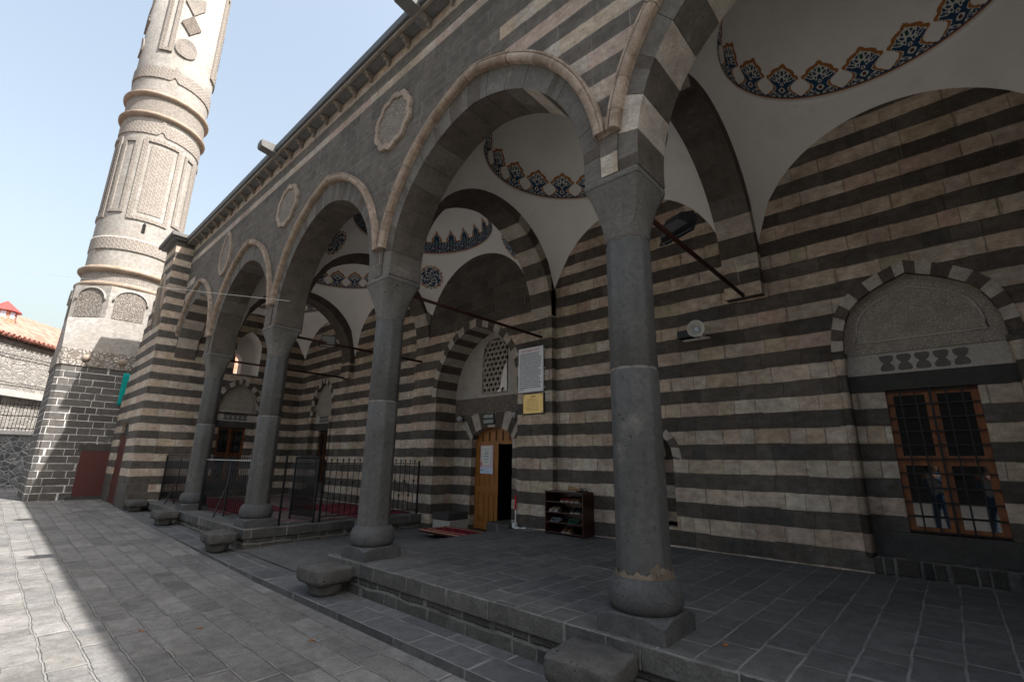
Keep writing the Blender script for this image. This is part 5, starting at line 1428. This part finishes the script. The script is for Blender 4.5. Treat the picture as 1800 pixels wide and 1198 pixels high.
# ---------------- wires
def wire(a, b_, sag, r_, label, mat='black'):
    a, b_ = Vector(a), Vector(b_); P = [a.lerp(b_, k/40)-Vector((0,0,sag*4*(k/40)*(1-k/40))) for k in range(41)]
    m_ = MB(); m_.tube(P, r_, 6); tag(m_.build('wire', M[mat], loc=a), label, 'wire')
wire((-8.35, 3.22, 4.33), (-36, -2.75, 11.0), .05, .004, 'thin pale wire crossing from the arcade past the minaret to the sky', 'off_white')

# ---------------- the walled house behind the minaret
wl = thing('stone_wall', (-27.5, 0, .3), 'dark cobbled stone wall with a pale coping behind the minaret', 'wall')
b = MB(); b.box(-28.3, -27.5, -9, 3.2, -.2, 2.34); b.build('wall', M['cobble'], wl)
b = MB(); b.box(-28.35, -27.42, -9, 3.2, 2.342, 2.50); b.build('coping', M['concrete'], wl, bevel=.02)
fr_ = thing('garden_fence', (-27.8, 0, 2.5), 'thin dark iron fence standing on the pale coping of the cobbled wall', 'fence')
b = MB()
for z in (3.55, 3.1, 2.6): b.bar((-27.75, -3.0, z), (-27.75, 3.1, z), .035)
b.build('rail', M['iron'], fr_)
b = MB(); y = -3.
while y < 3.1: b.bar((-27.75, y, 2.5), (-27.75, y, 3.66), .018); y += .105
b.build('bars', M['iron'], fr_)
b = MB(); b.bar((-27.75, .15, 2.5), (-27.75, .15, 3.8), .09); b.build('post', M['iron'], fr_)
# house: long rubble wall turned to the view, tiled roof, lantern
hx0 = Vector((-34.2, -.47)); hd = Vector((-2.9, 2.44)).normalized(); hn = Vector((hd.y, -hd.x)); hn = -hn if hn.dot(-hx0) < 0 else hn
house = thing('stone_house', (-35, 1, .3), 'pale rubble stone house with an orange tiled roof behind the minaret', 'house')
HP = lambda s_, off, z: (hx0.x+hd.x*s_+hn.x*off, hx0.y+hd.y*s_+hn.y*off, z)
b = MB(); Z = 7.45; L0, L1 = -14., 16.
P = [HP(L0,0,0), HP(L1,0,0), HP(L1,0,Z), HP(L0,0,Z)]; b.poly(P, 0, [(L0,0),(L1,0),(L1,Z),(L0,Z)]); b.poly([HP(L1,0,0), HP(L1,-9,0), HP(L1,-9,Z), HP(L1,0,Z)]); b.poly([HP(L0,0,0), HP(L0,0,Z), HP(L0,-9,Z), HP(L0,-9,0)]); b.poly([HP(L0,-9,0), HP(L0,-9,Z), HP(L1,-9,Z), HP(L1,-9,0)])
b.build('wall', M['rubble'], house)
b = MB(); Zr = 9.7
b.poly([HP(L0,.28,Z-.05), HP(L1,.28,Z-.05), HP(L1,-3.6,Zr), HP(L0,-3.6,Zr)], 0, [(L0,0),(L1,0),(L1,5),(L0,5)]); b.poly([HP(L0,-9.3,Z-.05), HP(L0,-3.6,Zr), HP(L1,-3.6,Zr), HP(L1,-9.3,Z-.05)], 0, [(L0,0),(L0,5),(L1,5),(L1,0)])
o = b.build('roof', M['tiles'], house); o.modifiers.new('s', 'SOLIDIFY').thickness = .12
b = MB(); s_ = L0
while s_ < L1: b.tube([HP(s_, .33, Z-.02), HP(s_, -.1, Z+.12)], .10, 8); s_ += .30
b.build('eave_tiles', M['tiles'], house)
b = MB()
for s_ in range(-12, 16): b.obox(HP(s_, .02, 7.18), (hd.x, hd.y, 0), (hn.x, hn.y, 0), (0,0,1), .49, .03, .13)
b.build('eave_course', M['vous_grey'], house)
b = MB(); b.obox((HP(0, .16, 4.6)), (hd.x,hd.y,0), (hn.x,hn.y,0), (0,0,1), 14, .16, .16); b.build('terrace_ledge', M['concrete'], house)
for zz_, off in ((6.55, .1), (5.15, .08)):
    b = MB(); P = [HP(-12+24*k/20, off, zz_-.04*math.sin(k*.8)-.9*(k/20-.5)*0) for k in range(21)]; b.tube(P, .018, 5); b.build('cable', M['black'], house)
lan = empty('lantern', (0,0,0)); lan.parent = house; lan.location = Vector((0,0,0))-house.location
lc = Vector(HP(2.5, -2.2, 0)); b = MB()
def pr(r_, z, n=8): return [(lc.x+r_*math.cos(2*PI*k/n+.3), lc.y+r_*math.sin(2*PI*k/n+.3), z) for k in range(n)]
A_, B_ = pr(.52, 8.3), pr(.52, 9.25)
for k in range(8): b.poly([A_[k], A_[(k+1)%8], B_[(k+1)%8], B_[k]])
b.build('drum', M['brick_far'], lan)
b = MB()
for k in range(8):
    a0, a1 = Vector(A_[k]), Vector(A_[(k+1)%8]); m0, m1 = a0.lerp(a1, .22), a0.lerp(a1, .78); o_ = ((m0+m1)/2-Vector((lc.x, lc.y, 8.2))).normalized()*.015
    b.poly([m0+o_+Vector((0,0,.52)), m1+o_+Vector((0,0,.52)), m1+o_+Vector((0,0,.88)), m0+o_+Vector((0,0,.88))])
b.build('pane', M['paleblue'], lan)
b = MB(); E_ = pr(.72, 9.22)
for k in range(8): b.poly([E_[k], E_[(k+1)%8], (lc.x, lc.y, 9.85)])
b.poly(E_[::-1]); b.build('roof', M['red_sheet'], lan)
# buildings seen through the small end window and mirrored in the glass
ob = thing('brick_building', (-30, 9, .3), 'sunlit orange brick building seen through the small window of the end wall', 'building')
b = MB(); b.box(-34, -27, 6.2, 22, -.2, 12.); b.build('wall', M['brick_far'], ob)
b = MB()
for y in range(7, 22, 2):
    for z in (4, 6.5, 9): b.box(-27.02, -26.985, y, y+.9, z, z+1.4)
b.build('window', M['concrete'], ob)
cw = thing('courtyard_building', (0, -15, 0), 'dark stone building raised to cut sky light across the courtyard, mirrored in the window glass', 'building')
b = MB(); b.box(-14, 24, -24, -15, -.2, 8.8); b.build('wall', M['far_dark'], cw)  # height added to cut sky light on the plaza; near-black colour darkens its reflection
b = MB()
for x in range(-11, 22, 3): b.box(x, x+1.2, -15.0, -14.97, 1.2, 3.4)
b.build('window', M['void'], cw)
b = MB(); b.box(-14.3, 24.3, -24.3, -14.7, 8.802, 9.1); b.build('roof', M['tiles'], cw)
# leaves
rnd = random.Random(12)
for i, (x, y, z, lab) in enumerate(((-1.32, 3.62, ZP, 'dry orange leaf on the paved platform right of the nearest column base'), (-4.55, 2.35, 0., 'dry orange leaf on the shaded paving in front of the near kerb'), (-5.6, 1.75, 0., 'dry orange leaf in the middle of the shaded paving'), (-5.9, 1.35, 0., 'dry orange leaf on the paving close to the sunlit edge'))):
    b = MB(); P = [(.022*math.cos(2*PI*k/10)*(1.25 if k % 5 == 0 else 1), .012*math.sin(2*PI*k/10), .004+.006*math.sin(k*2.)) for k in range(10)]
    a_ = rnd.uniform(0, 6.28); P = [(x+p_[0]*math.cos(a_)-p_[1]*math.sin(a_), y+p_[0]*math.sin(a_)+p_[1]*math.cos(a_), z+.004+p_[2]) for p_ in P]
    b.poly(P); o = b.build('fallen_leaf', M['leaf'], loc=(x, y, z)); o.modifiers.new('s', 'SOLIDIFY').thickness = .002
    tag(o, lab, 'leaf', 'fallen leaves')

# ---------------- the photographer, seen only as a reflection in the window
def skinned(name, verts, edges, radii, mat, parent, root_i=0, sub=2):
    me = bpy.data.meshes.new(name); me.from_pydata(verts, edges, []); o = bpy.data.objects.new(name, me); COL.objects.link(o); o.parent = parent
    m_ = o.modifiers.new('skin', 'SKIN'); sv = me.skin_vertices[0].data if me.skin_vertices else None
    if sv is None:
        bpy.context.view_layer.objects.active = o; bpy.ops.mesh.customdata_skin_add(); sv = me.skin_vertices[0].data
    for k, r_ in enumerate(radii): sv[k].radius = r_ if isinstance(r_, tuple) else (r_, r_)
    sv[root_i].use_root = True
    s_ = o.modifiers.new('sub', 'SUBSURF'); s_.levels = sub; s_.render_levels = sub
    me.materials.append(mat); return o
hd_ = Vector((-.65, .72, 0)).normalized(); ang = math.atan2(hd_.y, hd_.x)-PI/2
man = thing('person', (-hd_.x*.24, -hd_.y*.24, 0), 'person in white shirt and blue jeans holding a camera, mirrored in the window', 'person', None, ang)
V_ = [(0,0,.92),(0,.0,1.08),(0,.0,1.28),(0,0,1.42),(0,.01,1.50),(.17,0,1.41),(.27,.02,1.18),(.10,.17,1.40),(-.17,0,1.41),(-.27,.02,1.18),(-.10,.17,1.40),(.10,0,.86),(.11,.02,.48),(.12,-.01,.08),(-.10,0,.86),(-.13,.02,.48),(-.16,-.01,.08),(.12,.12,.04),(-.17,.12,.04)]
E_ = [(0,1),(1,2),(2,3),(3,4),(3,5),(5,6),(6,7),(3,8),(8,9),(9,10),(0,11),(11,12),(12,13),(0,14),(14,15),(15,16),(13,17),(16,18)]
Rr = [(.145,.10),(.14,.10),(.165,.11),(.11,.08),(.055,.055),.065,.048,.036,.065,.048,.036,.092,.068,.046,.092,.068,.046,.04,.04]
skinned('body', V_, E_, Rr, M['jeans'], man)
top = skinned('shirt', [(0,0,.93),(0,0,1.08),(0,0,1.28),(0,0,1.41),(.17,0,1.41),(.245,.012,1.25),(-.17,0,1.41),(-.245,.012,1.25)], [(0,1),(1,2),(2,3),(3,4),(4,5),(3,6),(6,7)], [(.155,.112),(.152,.112),(.178,.122),(.12,.09),.078,.062,.078,.062], M['shirt'], man)
b = MB()
for sx in (-1, 1): b.lathe([(.001,-.02),(.045,-.02),(.05,.06),(.04,.12),(.001,.13)], (sx*.10, .18, 1.36), 12)
o = b.build('hand', M['skin']); o.parent = man
b = MB(); b.lathe([(.001,-.125)]+[(.085*math.cos(a_)*(1-.15*(math.sin(a_) < 0)), .125*math.sin(a_)) for a_ in [-PI/2+PI*k/14 for k in range(1, 14)]]+[(.001,.125)], (0, .02, 1.625), 24); o = b.build('head', M['skin']); o.parent = man
b = MB(); b.lathe([(.094*math.cos(a_), .135*math.sin(a_)) for a_ in [PI/2*k/10 for k in range(0, 10)]]+[(.001,.135)], (0, -.005, 1.64), 24); o = b.build('hair', M['hair']); o.parent = man
b = MB(); b.box(-.075, .075, .115, .18, 1.55, 1.65); o = b.build('camera_body', M['black'], bevel=.01); o.parent = man
# ---------------- sky, sun, camera
sunv = Vector((.73, .243, 1.)).normalized()
w = bpy.data.worlds.new('World'); S.world = w; w.use_nodes = True
nt = w.node_tree; bg = nt.nodes['Background']; sky = nt.nodes.new('ShaderNodeTexSky'); sky.sky_type = 'NISHITA'; sky.sun_disc = False
el = math.asin(sunv.z); az = math.atan2(sunv.x, sunv.y)
sky.sun_elevation = el; sky.sun_rotation = az; sky.air_density = 2.0; sky.dust_density = 6.0; sky.ozone_density = 2.8
hs = nt.nodes.new('ShaderNodeHueSaturation'); hs.inputs['Saturation'].default_value = .68; nt.links.new(sky.outputs[0], hs.inputs['Color']); nt.links.new(hs.outputs[0], bg.inputs[0]); bg.inputs[1].default_value = .125
sl = bpy.data.lights.new('sun', 'SUN'); sl.energy = 5.0; sl.angle = R(.55); sl.color = (1., .965, .92)
so = bpy.data.objects.new('sun', sl); COL.objects.link(so); so.rotation_euler = sunv.to_track_quat('Z', 'Y').to_euler()
cam = bpy.data.cameras.new('camera'); co_ = bpy.data.objects.new('camera', cam); COL.objects.link(co_)
right = Vector((0.7412638, 0.67105806, 0.0144585)); down = Vector((-0.15619261, 0.19340283, -0.96860684)); fwd = Vector((-0.65278775, 0.71573488, 0.24817682))
mw = Matrix((( right.x, -down.x, -fwd.x, 0.), (right.y, -down.y, -fwd.y, 0.), (right.z, -down.z, -fwd.z, 1.6), (0,0,0,1)))
co_.matrix_world = mw
cam.sensor_width = 36.; cam.lens = 825.274/1800*36; cam.clip_start = .05; cam.clip_end = 500.
S.camera = co_
S.view_settings.view_transform = 'Standard'; S.view_settings.look = 'None'; S.view_settings.exposure = 1.24; S.view_settings.gamma = 1.
S.cycles.max_bounces = 10; S.cycles.diffuse_bounces = 6
